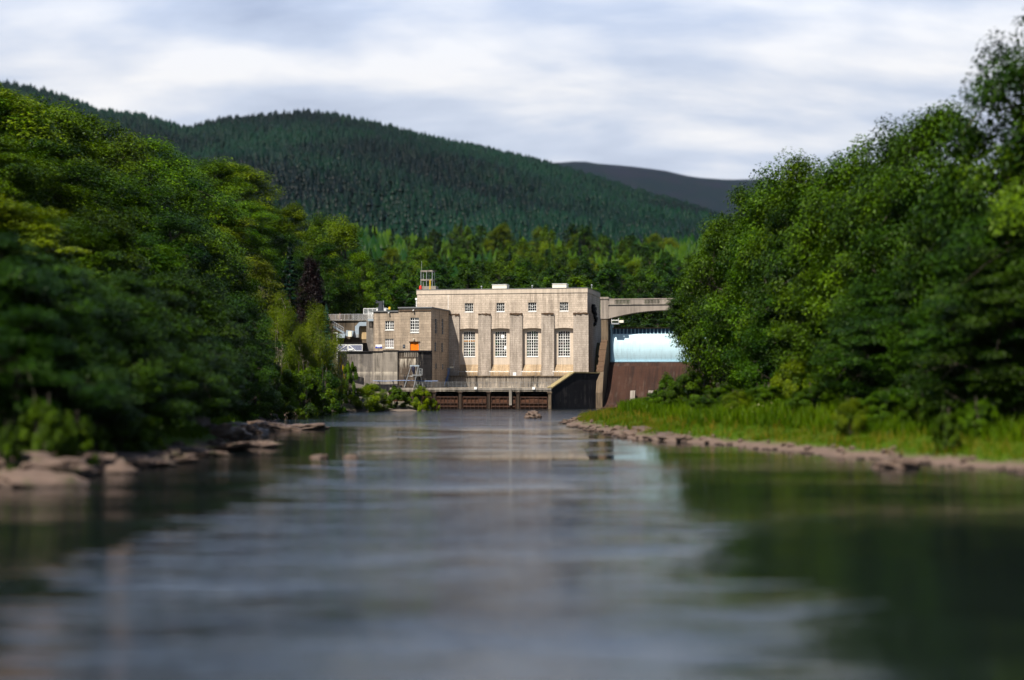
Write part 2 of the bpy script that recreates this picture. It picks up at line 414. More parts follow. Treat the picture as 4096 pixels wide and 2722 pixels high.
# low rails in front of the sloped feet
for k in range(4):
    a, b = PX[k][1], PX[k + 1][0]; q = MB()
    q.tube([(a - .2, -.9, zslope0 + .35), (b + .1, -.9, zslope0 + .35)], .05, 5)
    for i in range(5): x = a + (b - a) * i / 4; q.tube([(x, -.9, 7.55), (x, -.9, zslope0 + .35)], .04, 5)
    part(q, 'foot_rail', M['steel'], hall)

# roof furniture
def roof_thing(name, label, cat, px, py=1150, ly=3.0, group=None):
    x = X_(px, ly, py); return thing(name, label, cat, (x, ly, HZ1 + .12), group), x
for nm, p0, p1, lab in (('v', 1972, 2030, 'cream boxed roof vent on the hall parapet above the second tall window'), ('v', 2212, 2268, 'cream boxed roof vent on the hall parapet nearest the bridge')):
    t, x = roof_thing('roof_vent', lab, 'roof vent', (p0 + p1) / 2, group='boxed vents on the hall roof')
    w_ = (X_(p1, 3) - X_(p0, 3)) / 2; q = MB(); q.box(x - w_, x + w_, 2, 5, HZ1 + .12, HZ1 + 1.15); part(q, 'housing', M['cream'], t)
    q = MB(); q.box(x - w_ - .08, x + w_ + .08, 1.9, 5.1, HZ1 + 1.153, HZ1 + 1.25); part(q, 'lid', M['white'], t)
t, x = roof_thing('lattice_mast', 'small steel scaffold mast with whip aerial on the left end of the hall roof', 'mast', 1708)
q = MB(); b0 = HZ1 + .12; xa, xb = X_(1686, 3), X_(1731, 3); zt_ = Z_(1081, 3); zm = Z_(1117, 3)
for xx in (xa, (xa + xb) / 2, xb):
    for yy in (2.4, 4.6): q.tube([(xx, yy, b0), (xx, yy, zt_)], .09, 5)
part(q, 'post', M['steel'], t)
for zz in (zt_, zm): q = MB(); q.box(xa - .1, xb + .1, 2.3, 4.7, zz - .1, zz + .25); part(q, 'platform', M['concrete_pale'], t)
q = MB(); q.tube([(xb - .5, 2.25, b0), (xb - .5, 2.25, zm)], .16, 6); part(q, 'cable_duct', M['yellow'], t)
q = MB(); q.tube([(xa, 3, zt_), (xa, 3, zt_ + 2.6)], .04, 5); part(q, 'aerial', M['steel'], t)
q = MB(); q.box(xa + .3, X_(1746, 3), 2.2, 4.8, b0 + .003, b0 + .95); part(q, 'plinth', M['concrete_pale'], t)
t, x = roof_thing('warning_beacon', 'small red beacon on the left corner of the hall roof', 'beacon', 1682, ly=1.5)
q = MB(); q.tube([(x, 1.5, HZ1 + .12), (x, 1.5, HZ1 + .4), (x, 1.5, HZ1 + 1.0), (x, 1.5, HZ1 + 1.2)], [.34, .36, .3, .12], 10); part(q, 'lens', M['red'], t)
q = MB(); q.box(x - .4, x + .4, 1.1, 1.9, HZ1 + .122, HZ1 + .2); part(q, 'base', M['darksteel'], t)
for px, lab in ((1926, 'short grey roof pipe left of the first cream vent'), (2129, 'short grey roof pipe between the two cream vents'), (2367, 'short grey roof pipe at the right end of the hall roof')):
    t, x = roof_thing('roof_pipe', lab, 'vent pipe', px, ly=4, group='vent pipes on the hall roof')
    q = MB(); q.tube([(x, 4, HZ1 + .12), (x, 4, HZ1 + .8)], .1, 7); part(q, 'stack', M['steel'], t)
    q = MB(); q.tube([(x, 4, HZ1 + .8), (x, 4, HZ1 + .95), (x, 4, HZ1 + 1.1)], [.22, .22, .05], 7); part(q, 'cowl', M['steel'], t)

# ================================================================== ANNEX
D = 17.0; AF = -D; WF = -D + .35
annex = thing('office_annex', 'lower flat roofed stone office block with an orange door, left of the hall', 'building', (-32, AF, 4.4))
ax0, ax1 = X_(1594.6, AF), X_(1724.3, AF)
az1, azs = Z_(1229, AF, 1660), Z_(1234, AF, 1660); az0 = Z_(1404, AF, 1660)
wx0 = X_(1493.6, WF); wz1, wzs = Z_(1244, WF, 1540), Z_(1248, WF, 1540); wz0 = Z_(1408, WF, 1540)
def rect(p0, p1, q0, q1, ly): 
    return (X_(p0, ly), X_(p1, ly), Z_(q1, ly, p0), Z_(q0, ly, p0))
w_blk = rect(1640.9, 1676, 1271.5, 1331, AF); door = rect(1640, 1675, 1367, 1402, AF); door = (door[0], door[1], az0 + .02, door[3])
w_w1 = rect(1540.7, 1576, 1285, 1321, WF); w_w2 = rect(1540, 1575, 1356, 1393, WF)
q = MB(); wall_holes(q, ax0, ax1, az0, azs, AF, [w_blk, door], .3)
q.face([(ax0, AF, az0), (ax0, AF, azs), (ax0, 0, azs), (ax0, 0, az0)])
# right flank with six narrow slits
def flank(px, py):
    d = ray(px, py); c = Vector((0, 0, CAM_H)) - ORG; t = (ax1 - c.dot(ER)) / d.dot(ER); s_ = c + d * t
    return s_.dot(EB), s_.z
slits = []
for p0, p1, y0, y1 in ((1740.6, 1747, 1276, 1333), (1767, 1773.5, 1276, 1337), (1739, 1745, 1370, 1406), (1766, 1772, 1372, 1408), (1742, 1747, 1455, 1475), (1768.4, 1774, 1457, 1478)):
    a, zb = flank(p0, y1); b, _ = flank(p1, y1); _, zt_ = flank((p0 + p1) / 2, y0); slits.append((a, b, zb, zt_))
ys = sorted({AF, UP, *[s[0] for s in slits], *[s[1] for s in slits]}); zs = sorted({4.4, azs, *[s[2] for s in slits], *[s[3] for s in slits]})
for i in range(len(ys) - 1):
    for j in range(len(zs) - 1):
        cy, cz = (ys[i] + ys[i + 1]) / 2, (zs[j] + zs[j + 1]) / 2
        if any(s[0] < cy < s[1] and s[2] < cz < s[3] for s in slits): continue
        q.face([(ax1, ys[i], zs[j]), (ax1, ys[i + 1], zs[j]), (ax1, ys[i + 1], zs[j + 1]), (ax1, ys[i], zs[j + 1])])
for a, b, c, d in slits:
    e = ax1 - .25
    q.face([(ax1, a, c), (ax1, b, c), (e, b, c), (e, a, c)]); q.face([(ax1, a, d), (ax1, b, d), (e, b, d), (e, a, d)])
    q.face([(ax1, b, c), (ax1, b, d), (e, b, d), (e, b, c)]); q.face([(ax1, a, c), (ax1, a, d), (e, a, d), (e, a, c)])
wall_holes(q, wx0, ax0, wz0, wzs, WF, [w_w1, w_w2], .3)
q.face([(wx0, WF, wz0), (wx0, WF, wzs), (wx0, -2, wzs), (wx0, -2, wz0)])
part(q, 'wall', M['annex'], annex)
for a, b, c, d in slits:
    g = MB(); e = ax1 - .2; g.face([(e, a, c), (e, b, c), (e, b, d), (e, a, d)]); wn = part(g, 'window', M['glass'], annex)
    f = MB(); f.box(e + .005, e + .05, a, a + .14, c, d); f.box(e + .005, e + .05, b - .14, b, c, d)
    for zz in np.linspace(c, d, 5): f.box(e + .004, e + .045, a + .14, b - .14, zz - .05, zz + .05)
    part(f, 'frame', M['greysteel'], annex, wn)
    f = MB(); f.box(ax1 + .002, ax1 + .16, a - .12, b + .12, c - .2, c - .02); part(f, 'sill', M['annex'], annex, wn)
q = MB(); q.box(ax0 - .15, ax1 + .25, AF - .25, UP - .05, azs + .003, az1); q.box(wx0 - .15, ax0 - .16, WF - .25, -2, wzs + .003, wz1); part(q, 'roof', M['slab'], annex)
q = MB(); x = ax0
while x < ax1 - .05:
    w_ = min(random.uniform(.2, .5), ax1 - x); z = Z_(1243, AF, 1660); q.box(x, x + w_ * .95, AF - .1 - random.random() * .08, AF - .003, z - random.uniform(.05, .28), z + .08); x += w_
part(q, 'string_course', M['moss'], annex)
window(annex, *w_blk, AF + .2, 4, 5, 'glass', bar=.08, thick=(('z', 1), ('z', 4), ('x', 2)))
q = MB(); xx = np.linspace(w_blk[0] + .1, w_blk[1] - .1, 9)
for x in xx: q.box(x - .03, x + .03, AF + .06, AF + .1, w_blk[2] + .1, w_blk[2] + .6)
part(q, 'window_guard', M['white'], annex)
window(annex, *w_w1, WF + .2, 4, 3, 'glass', bar=.10, thick=(('x', 2),)); window(annex, *w_w2, WF + .2, 4, 3, 'curtain', bar=.07, thick=(('x', 2),))
q = MB(); a, b, c, d = door; mid = (a + b) / 2
for p0, p1 in ((a, mid - .015), (mid + .015, b)):
    q.box(p0, p1, AF + .2, AF + .27, c, d)
    for k in range(4): zz = c + .12 + k * (d - c - .1) / 4; q.box(p0 + .12, p1 - .12, AF + .17, AF + .2, zz, zz + (d - c) / 4 - .16)
dr = part(q, 'door', M['orange'], annex)
q = MB(); q.box(a - .16, a - .003, AF - .06, AF + .1, c, d); q.box(b + .003, b + .16, AF - .06, AF + .1, c, d); q.box(a - .3, b + .3, AF - .25, AF + .1, d + .003, d + .16); part(q, 'surround', M['annex'], annex, dr)
q = MB(); q.tube([(mid + .12, AF + .15, c + 1), (mid + .12, AF + .15, c + 1.2)], .03, 5); part(q, 'handle', M['darksteel'], annex, dr)
for px, py, ly, nm, mt in ((1657.5, 1357, AF, 'door_lamp', 'cream'), (1656, 1242, AF, 'security_camera', 'white'), (1557.5, 1252, WF, 'security_camera', 'white')):
    q = MB(); x, z = Lp(px, py, ly); q.tube([(x, ly - .02, z), (x, ly - .35, z), (x - .1, ly - .6, z - .08)], [.1, .14, .16], 8); part(q, nm, M[mt], annex)
q = MB(); a, b, c, d = rect(1611.5, 1620.5, 1379, 1393, AF); q.box(a, b, AF - .08, AF - .003, c, d); q.box(a + .1, b - .1, AF - .1, AF - .08, c + .35, c + .5, 1); part(q, 'notice_plaque', [M['darksteel'], M['steel']], annex)
# name board
a, b, c, d = rect(1502, 1528.5, 1379.5, 1393.5, WF); zb = c + (d - c) * .4
sg = thing('name_board', 'small white and blue name board on the annex wall left of the lower window', 'sign', (a, WF, c))
q = MB(); q.box(a, b, WF - .06, WF - .003, zb, d); part(q, 'white_panel', M['white'], sg)
q = MB(); q.box(a, b, WF - .06, WF - .003, c, zb - .003); part(q, 'blue_panel', M['signblue'], sg)
for i, (s_, zz, size) in enumerate((('Pitlochry', c + .19, .21), ('Power Station', c + .05, .13))):
    cu = bpy.data.curves.new('lettering', 'FONT'); cu.body = s_; cu.size = size; cu.align_x = 'CENTER'; cu.extrude = .004; cu.materials.append(M['white'])
    tmp = bpy.data.objects.new('lettering', cu); COL.objects.link(tmp); me = bpy.data.meshes.new_from_object(tmp.evaluated_get(bpy.context.evaluated_depsgraph_get())); bpy.data.objects.remove(tmp); me.materials.clear(); me.materials.append(M['white'])
    o = link('lettering', me, sg); o.location = ((b - a) / 2, -.068, zz - c); o.rotation_euler = (R(90), 0, 0)
q = MB(); q.box(a + .1, a + .24, WF - .066, WF - .061, d - .34, d - .2); part(q, 'emblem', M['signblue'], sg)

# bastion below the annex, with a canted corner
BF = AF - 2.2
bas = thing('bastion_wall', 'dark wet stained masonry base with white lime runs, under the orange door', 'wall', (X_(1650, BF), BF, 4.4))
bx0, bx1 = X_(1594, BF), X_(1673, BF); bx2 = X_(1722, AF)
ztop = Z_(1402.5, BF, 1640)
bxm = bx1 + (bx0 - bx1) * .12
poly = [(bx0, BF), (bxm, BF), (bxm, AF + .6), (bx0, AF + .6)]
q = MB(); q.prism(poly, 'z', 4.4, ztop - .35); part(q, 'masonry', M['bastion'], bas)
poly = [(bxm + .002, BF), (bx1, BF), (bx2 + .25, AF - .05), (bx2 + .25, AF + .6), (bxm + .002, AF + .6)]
q = MB(); q.prism(poly, 'z', 4.4, ztop - .35); part(q, 'canted_corner', M['bastion_shaded'], bas)
poly = [(bx0 - .05, BF - .15), (bx1 + .1, BF - .15), (bx2 + .4, AF - .2), (bx2 + .4, AF - .02), (bx0 - .05, AF - .02)]
q = MB(); q.prism(poly, 'z', ztop - .347, ztop); part(q, 'coping', M['black'], bas)
q = MB(); x = X_(1622, BF)
for i in range(6): q.box(x - .3, x + .3, BF - .12, BF - .06, 5.6 + i * .32, 5.64 + i * .32)
for s_ in (-.3, .3): q.box(x + s_ - .03, x + s_ + .03, BF - .1, BF - .003, 5.4, 7.5)
part(q, 'step_irons', M['darksteel'], bas)
# corbel teeth along the top of the bastion
q = MB(); x = X_(1618, BF)
while x < bx1 - .3: q.box(x, x + .16, BF - .06, BF - .003, ztop - 1.5, ztop - .4); x += .42
part(q, 'drip_ribs', M['concrete_pale'], bas)

ret = thing('retaining_wall', 'tall board marked concrete retaining wall left of the stained bastion', 'wall', (X_(1500, BF), BF, 3))
rx0, rx1 = X_(1388, BF - .3), X_(1491.5, BF - .3)
zr1 = Z_(1407, BF, 1440); zr2 = Z_(1401.5, BF, 1560)
q = MB(); xs_ = X_(1532, BF - .3)
q.box(rx0, rx1 - .01, BF - .3, BF + .8, 3.2, zr1 - .15); part(q, 'grey_bay', M['concrete'], ret)
q = MB(); q.box(rx1, bx0 - .12, BF - .45, BF + .8, 3.2, zr1 - .15); q.box(xs_, bx0 - .12, BF - .42, BF + .8, zr1 - .147, zr2 - .2); part(q, 'pale_bay', M['concrete_pale'], ret)
q = MB(); q.box(rx0 - .1, xs_ - .003, BF - .6, BF + .9, zr1 - .147, zr1 + .1); q.box(xs_, bx0 - .12, BF - .6, BF + .9, zr2 - .197, zr2); part(q, 'coping', M['black'], ret)
q = MB(); q.box(rx0 - .02, rx0 + .6, BF + .82, -3, 6, zr1 - .2); q.box(rx0 + .6, ax0, BF + .82, AF + .3, zr1 - 1.2, zr1 - .3); part(q, 'return_wall', M['concrete'], ret)

pipe = thing('blue_pipe', 'thin blue pipe running along the foot of the retaining wall and bastion', 'pipe', (X_(1500, BF - .8), BF - .8, 5.8))
pts = []
for i in range(24):
    t = i / 23; px = 1491 + (1752 - 1491) * t; x, z = Lp(px, 1524 + math.sin(t * 9) * 1.2, BF - 1.0); pts.append((x, BF - 1.0, z))
q = MB(); q.tube(pts, .07, 6); part(q, 'run', M['bluepipe'], pipe)
for i in range(2, 24, 5): x, y, z = pts[i]; q = MB(); q.box(x - .06, x + .06, y - .03, y + .55, z - .3, z - .1); part(q, 'bracket', M['darksteel'], pipe)

# hose gantry with blue hoses against the annex flank
lb, lz_ = flank(1782, 1474)
hs = thing('hose_stand', 'grey bracket post with hanging blue hoses at the shaded annex flank', 'hose stand', (ax1 + .5, lb, 4.7))
q = MB(); q.tube([(ax1 + .6, lb, 4.7), (ax1 + .6, lb, lz_)], .09, 6); q.tube([(ax1 + .2, lb, lz_), (ax1 + 1.6, lb, lz_)], .1, 6); part(q, 'post', M['greysteel'], hs)
q = MB()
for k in range(3): q.tube([(ax1 + .7 + .2 * k, lb - .1, lz_), (ax1 + .6 + .15 * k, lb - .3, lz_ - 1.5), (ax1 + .2 + .1 * k, lb - .6, lz_ - 3), (ax1 - .2 + .1 * k, lb - 1.2, 4.8)], .05, 5)
part(q, 'hose', M['bluepipe'], hs)
q = MB(); q.box(ax1 + 1.1, ax1 + 1.9, lb - .3, lb + .3, lz_ + .1, lz_ + .4); part(q, 'lamp_head', M['cream'], hs)
q = MB(); q.tube([(ax1 + 1.9, lb + .8, lz_ - 1), (ax1 + 1.9, lb + .8, lz_ + 2)], .06, 5); part(q, 'conduit', M['steel'], hs)

# A-frame hoist on the deck
GY = BF - 1.6
def g_(px, py): x, z = Lp(px, py, GY); return x, z
gan = thing('hoist_gantry', 'pale grey steel A-frame hoist standing in front of the stained bastion', 'hoist', (X_(1655, GY), GY, 4.7))
q = MB(); xa, zt_ = g_(1640, 1464); xb, _ = g_(1677, 1464)
q.box(xa, xb, GY - .15, GY + .15, zt_ - .15, zt_ + .15); part(q, 'beam', M['greysteel'], gan)
for x0, spread in ((xa + .25, 1.35), (xb - .2, .85)):
    q = MB()
    for s_ in (-1, 1):
        q.bar((x0, GY + s_ * .1, zt_ - .15), (x0 + s_ * spread, GY + s_ * .9, 4.72), .15)
    q.bar((x0 - spread * .45, GY, zt_ - 2.4), (x0 + spread * .45, GY, zt_ - 2.4), .12); part(q, 'leg_frame', M['steel'], gan)
q = MB(); hx, hz = g_(1654, 1477)
q.tube([(hx, GY, zt_ - .15), (hx, GY, hz + .7)], .07, 6); q.tube([(hx - .05, GY, hz + .75), (hx - .05, GY, hz + .4), (hx, GY, hz - .3), (hx + .1, GY, hz - 1.0), (hx + .1, GY, hz - 1.3)], [.2, .42, .42, .22, .1], 9); part(q, 'chain_hoist', M['hoist'], gan)
q = MB(); c0, d0 = g_(1650, 1501); c1, d1 = g_(1688, 1475); cm, _ = g_(1678, 1500)
q.box(c0, c1, GY - .5, GY + .5, d0 - .12, d0 + .06)
for x in (cm, c1 - .04): q.box(x, x + .07, GY - .5, GY - .42, d0, d1); q.box(x, x + .07, GY + .42, GY + .5, d0, d1)
for z in (d1, (d0 + d1) / 2): q.box(cm, c1, GY - .5, GY - .43, z - .04, z + .04)
part(q, 'work_platform', M['steel'], gan)

# ================================================================== TAILRACE DECK
DF = -23.0; dx0, dx1 = X_(1560, DF), X_(2205, DF); dz = 4.62
deck = thing('tailrace_deck', 'concrete walkway deck over dark tailrace openings with rusty frames at the river', 'deck', ((dx0 + dx1) / 2, DF, 0))
q = MB(); q.box(dx0, dx1, DF, -.3, dz - .75, dz); part(q, 'slab', M['apron'], deck)
q = MB(); q.box(dx0, dx1, DF - .12, DF - .003, dz - .45, dz + .05); part(q, 'edge_beam', M['concrete_pale'], deck)
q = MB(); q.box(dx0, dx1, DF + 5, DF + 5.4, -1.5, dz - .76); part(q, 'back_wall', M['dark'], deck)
px_list = [1560, 1648, 1736, 1840, 1954, 2071, 2198]
for px in px_list:
    x = X_(px, DF); q = MB(); w_ = .34; q.box(x - w_, x + w_, DF + .15, DF + 5, -1.5, dz - .76); q.box(x - w_ * 1.5, x + w_ * 1.5, DF + .02, DF + 1, dz - 1.15, dz - .757)
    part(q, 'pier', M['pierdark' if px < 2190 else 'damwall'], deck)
for i in range(len(px_list) - 1):
    a, b = X_(px_list[i], DF) + .6, X_(px_list[i + 1], DF) - .6; q = MB(); n = 6
    for k in range(n + 1): x = a + (b - a) * k / n; q.box(x - .06, x + .06, DF + .3, DF + .5, -1, 2.7)
    for z in (.5, 1.25, 2.6): q.box(a, b, DF + .26, DF + .55, z - .12, z + .12)
    rk = part(q, 'screen_frame', M['rust'], deck)
    q = MB(); q.box(a, b, DF + .56, DF + .62, -1, 2.55)
    for k in range(n):
        if random.random() < .45: x = a + (b - a) * k / n; q.box(x + .1, x + (b - a) / n - .1, DF + .42, DF + .5, 1.4, random.uniform(1.9, 2.55))
    part(q, 'plate', M['rust_dark'], deck, rk)
q = MB(); x = X_(2042, DF); q.box(x - .3, x + .3, DF - .1, DF + .14, 0.8, dz - .46); part(q, 'pale_post', M['concrete_pale'], deck)
for px in (1904, 2136):
    q = MB(); x = X_(px, DF); q.box(x - .3, x + .3, DF - .5, DF - .125, dz - .3, dz + .25); part(q, 'deck_lamp', M['white'], deck)
# apron below the hall
apr = thing('hall_plinth', 'streaked lime stained concrete plinth under the tall windows behind the deck railing', 'plinth', (-15, -3, dz))
px0 = X_(1800, -3)
q = MB(); q.box(px0, X_(2400, -3) - 1.5, -3, -.12, dz - .02, 7.2); part(q, 'wall', M['apron'], apr)
q = MB(); q.box(px0 - .1, X_(2400, -3) - 1.4, -3.3, -.12, 7.203, 7.42); part(q, 'coping', M['damwall'], apr)
q = MB(); x = px0 + .5
while x < X_(2380, -3): q.box(x, x + .14, -3.1, -3.003, 5.9 - random.random() * .5, 7.18); x += random.uniform(.3, .55)
part(q, 'drip_ribs', M['concrete_pale'], apr)
q = MB(); x = X_(2059, -2); q.box(x - .4, x + .4, -2.2, -1.6, 7.42, 8.2); part(q, 'cabinet', M['white'], apr)
rail = thing('deck_railing', 'grey tubular steel railing along the edge of the tailrace deck', 'railing', ((dx0 + dx1) / 2, DF + .3, dz))
a, b = X_(1660, DF), dx1 - .2; q = MB()
for i in range(33): x = a + (b - a) * i / 32; q.tube([(x, DF + .3, dz), (x, DF + .3, dz + 1.32)], .03, 5)
part(q, 'posts', M['railsteel'], rail)
q = MB()
for z in (.45, .9, 1.32): q.tube([(a, DF + .3, dz + z), (b, DF + .3, dz + z)], .025, 5)
part(q, 'rails', M['railsteel'], rail)

# black wing wall
n_ = (X_(2207, DF + .6), DF + .6); f_ = (X_(2403, -8.0), -8.0)
wing = thing('wing_wall', 'black wet concrete wing wall with sloping lichen coping beside the spillway', 'wall', ((n_[0] + f_[0]) / 2, (n_[1] + f_[1]) / 2, 0))
dv = Vector((f_[0] - n_[0], f_[1] - n_[1], 0)); Lw = dv.length; dv.normalize(); nv = Vector((dv.y, -dv.x, 0))
def wpt(t, off, z): p = Vector((n_[0], n_[1], 0)) + dv * t + nv * off; return (p.x, p.y, z)
tm = Lw * .45; prof = [(0, -1.5), (0, 4.55), (tm, 8.0), (Lw, 7.9), (Lw, -1.5)]
q = MB()
fr = [wpt(t, 0, z) for t, z in prof]; bk = [wpt(t, -1.2, z) for t, z in prof]
q.face(fr); q.face(bk[::-1])
for i in range(5): j = (i + 1) % 5; q.face([fr[i], bk[i], bk[j], fr[j]])
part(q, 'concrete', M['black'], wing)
q = MB()
for (t0, z0), (t1, z1) in ((prof[1], prof[2]), (prof[2], prof[3])):
    for o0, o1, mt in ((.15, -1.35, 0),):
        c8 = [wpt(t0, o0, z0 + .005), wpt(t1, o0, z1 + .005), wpt(t1, o1, z1 + .005), wpt(t0, o1, z0 + .005)]; u8 = [(x, y, z + .28) for x, y, z in c8]
        q.face(c8[::-1]); q.face(u8)
        for i in range(4): j = (i + 1) % 4; q.face([c8[i], c8[j], u8[j], u8[i]])
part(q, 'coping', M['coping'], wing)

# ================================================================== PIER, TRAINING WALL, SPILLWAY, GATE, BRIDGE
pxl, pxr = X_(2404, -1), X_(2432, -1)
sp0 = pxr + .15; spR = sp0 + 27.5
pier = thing('dam_pier', 'weathered concrete pier between the hall and the blue drum gate', 'pier', ((pxl + pxr) / 2, -1, 0))
ztp = Z_(1189, -1, 2420)
q = MB(); q.box(pxl, pxr, -1, 7, 0, ztp - .5); part(q, 'shaft', M['damwall'], pier)
q = MB(); q.box(pxl - .1, pxr + .05, -1.15, -.99, Z_(1276, -1, 2420), ztp - .5); part(q, 'facing', M['bridge'], pier)
q = MB(); q.box(pxl - .2, pxr + .2, -1.3, 7.2, ztp - .497, ztp); part(q, 'cap', M['bridge'], pier)
trw = thing('training_wall', 'mossy sloping spillway side wall descending from the dam pier', 'wall', (pxl, -6, 0))
prof = [(-10.5, -1.5), (-10.5, 3.5), (-8.3, 8.3), (-1.2, 15.6), (-1.2, -1.5)]
q = MB(); q.prism(prof, 'x', pxl + .1, pxr - .05); part(q, 'masonry', M['damwall'], trw)
q = MB()
for i in range(16):
    t0, t1 = i / 16, (i + 1) / 16; y0, y1 = -8.3 + 7.1 * t0, -8.3 + 7.1 * t1; z0, z1 = 8.3 + 7.3 * t0, 8.3 + 7.3 * t1; h = random.uniform(.1, .3)
    q.prism([(y0, z0 + .004), (y0, z0 + h), (y1, z1 + h), (y1, z1 + .004)], 'x', pxl + random.uniform(-.15, .15), pxr - .1)
part(q, 'moss_cap', M['moss'], trw)

spl = thing('spillway', 'rusty brown sloping concrete spillway below the pale blue gate', 'spillway', (sp0 + 10, -4, 0))
zsill = Z_(1449, 2, 2520)
prof = [(2.6, zsill), (1.4, zsill - .15), (.2, zsill - 1.0)] + [(.2 - 10.2 * t, (zsill - 1.0) * (1 - t) ** 1.15 + .2) for t in np.linspace(.08, 1, 12)] + [(-14, .15), (-14, -1.5), (2.6, -1.5)]
q = MB(); q.prism(prof[::-1], 'x', sp0, spR); part(q, 'face', M['spill'], spl)
q = MB(); q.box(sp0, spR, 1.6, 2.59, zsill + .003, zsill + .3); part(q, 'sill', M['gaterib'], spl)
for px in (2531, 2603):
    x, z = Lp(px, 1562, -8.5); q = MB(); q.prism([(-10.3, .3), (-8.7, 3.9), (-7.6, 4.0), (-7.6, .3)], 'x', x - .55, x + .55); part(q, 'baffle_block', M['concrete_pale'], spl)
q = MB(); q.box(spR, spR + 2, -10, 8, -1, 26.0); part(q, 'abutment', M['damwall'], spl)

# drum gate
gate = thing('drum_gate', 'pale blue curved steel drum gate under the bridge', 'sluice gate', (sp0 + 12, 3.5, zsill))
ztg = Z_(1316, 3.5, 2550); zb1 = Z_(1337, 3.5, 2550)
q = MB(); n = 14; za, zc = zsill + .3, zb1; gx0, gx1 = sp0 + .6, spR - .4
def bulge(t): return 2.3 - .95 * math.sin(math.pi * (.12 + .8 * t))
for i in range(n):
    t0, t1 = i / n, (i + 1) / n; z0, z1 = za + (zc - za) * t0, za + (zc - za) * t1
    q.face([(gx0, bulge(t0), z0), (gx1, bulge(t0), z0), (gx1, bulge(t1), z1), (gx0, bulge(t1), z1)])
part(q, 'skin_plate', M['gateblue'], gate, smooth=True)
q = MB(); yb = bulge(1); q.face([(gx0, yb + .9, zc - .05), (gx1, yb + .9, zc - .05), (gx1, yb + .9, ztg), (gx0, yb + .9, ztg)]); q.face([(gx0, yb, zc), (gx1, yb, zc), (gx1, yb + .9, zc), (gx0, yb + .9, zc)]); part(q, 'top_recess', M['gatedark'], gate)
q = MB(); q.box(gx0, gx1, yb - .1, yb + 1.2, ztg + .003, ztg + .22); part(q, 'top_plate', M['damwall'], gate)
x = gx0 + .7
while x < gx1:
    q = MB(); q.prism([(yb - .02, zc), (yb + .25, ztg), (yb + .88, ztg), (yb + .88, zc)], 'x', x, x + .16); part(q, 'rib', M['gaterib'], gate); x += .9
q = MB(); q.box(sp0 + .05, sp0 + .55, 1.2, 4, zsill + .31, Z_(1296, 2, 2450)); part(q, 'side_post', M['gaterib'], gate)
q = MB()
for z in np.arange(zsill + .6, ztg - .5, .45): q.box(sp0 + .02, sp0 + .3, 1.1, 1.197, z, z + .22)
part(q, 'rivet_strip', M['darksteel'], gate)
# inspection platform under the bridge
ip = thing('inspection_platform', 'small white railed platform with a lamp hung under the bridge end', 'platform', (sp0 + .8, 0, Z_(1296, 0, 2460)))
a, b, c, d = X_(2447, -.4), X_(2476, -.4), Z_(1298, -.4, 2460), Z_(1282, -.4, 2460)
q = MB(); q.box(a, b, -.8, 2, c, c + .3); part(q, 'floor', M['steel'], ip)
q = MB()
for x in (a, b - .08): q.box(x, x + .08, -.8, -.72, c + .303, d + .5)
for z in (c + .8, d): q.box(a + .08, b - .08, -.8, -.73, z, z + .08)
part(q, 'guard_rail', M['white'], ip)
q = MB(); q.box(b + .1, b + 1.1, -.6, .3, c + .35, c + .95); part(q, 'lamp', M['cream'], ip)

# bridge
bri = thing('dam_bridge', 'grey concrete arched road bridge with balustrade spanning the blue gate', 'bridge', (sp0 + 12, -1, 22))
zt_ = Z_(1195, -1, 2520); zp = Z_(1220, -1, 2520); zs_l = Z_(1275.5, -1, 2436)
bL = pxr + .06; span = spR - bL; crown = zs_l + 1.9; mid = bL + span / 2
q = MB(); n = 24
sof = lambda x: crown - (crown - zs_l) * ((x - mid) / (span / 2)) ** 2
pts = [(bL + span * i / n, sof(bL + span * i / n)) for i in range(n + 1)]
q.prism(pts + [(spR, zp), (bL, zp)], 'y', -1.0, 3.0); part(q, 'deck_girder', M['bridge'], bri)
q = MB(); q.box(bL, spR, -1.2, -.5, zp + .003, zp + .22); part(q, 'string_course', M['concrete_pale'], bri)
q = MB(); q.box(bL, spR, -1.1, -.6, zt_ - .25, zt_)
pn = [(2459, 2521.5), (2577, 2640)]
step = X_(2577, -1) - X_(2459, -1); p0 = X_(2459, -1); pw = X_(2521.5, -1) - p0
xs = bL; solid = []; bal = []
k = 0
while p0 + k * step + pw < spR:
    solid.append((xs, p0 + k * step)); bal.append((p0 + k * step, p0 + k * step + pw)); xs = bal[-1][1]; k += 1
solid.append((xs, spR))
for a, b in solid: q.box(a, b, -1.05, -.65, zp + .223, zt_ - .253)
part(q, 'parapet', M['bridge'], bri)
for a, b in bal:
    q = MB(); m_ = 11
    for i in range(m_): x = a + (b - a) * (i + .25) / m_; q.box(x, x + (b - a) / m_ * .5, -1.0, -.72, zp + .223, zt_ - .253)
    part(q, 'balusters', M['concrete_pale'], bri)
q = MB(); q.box(bL, spR, 2.5, 2.9, zp + .003, zp + .4); part(q, 'rear_kerb', M['bridge'], bri)

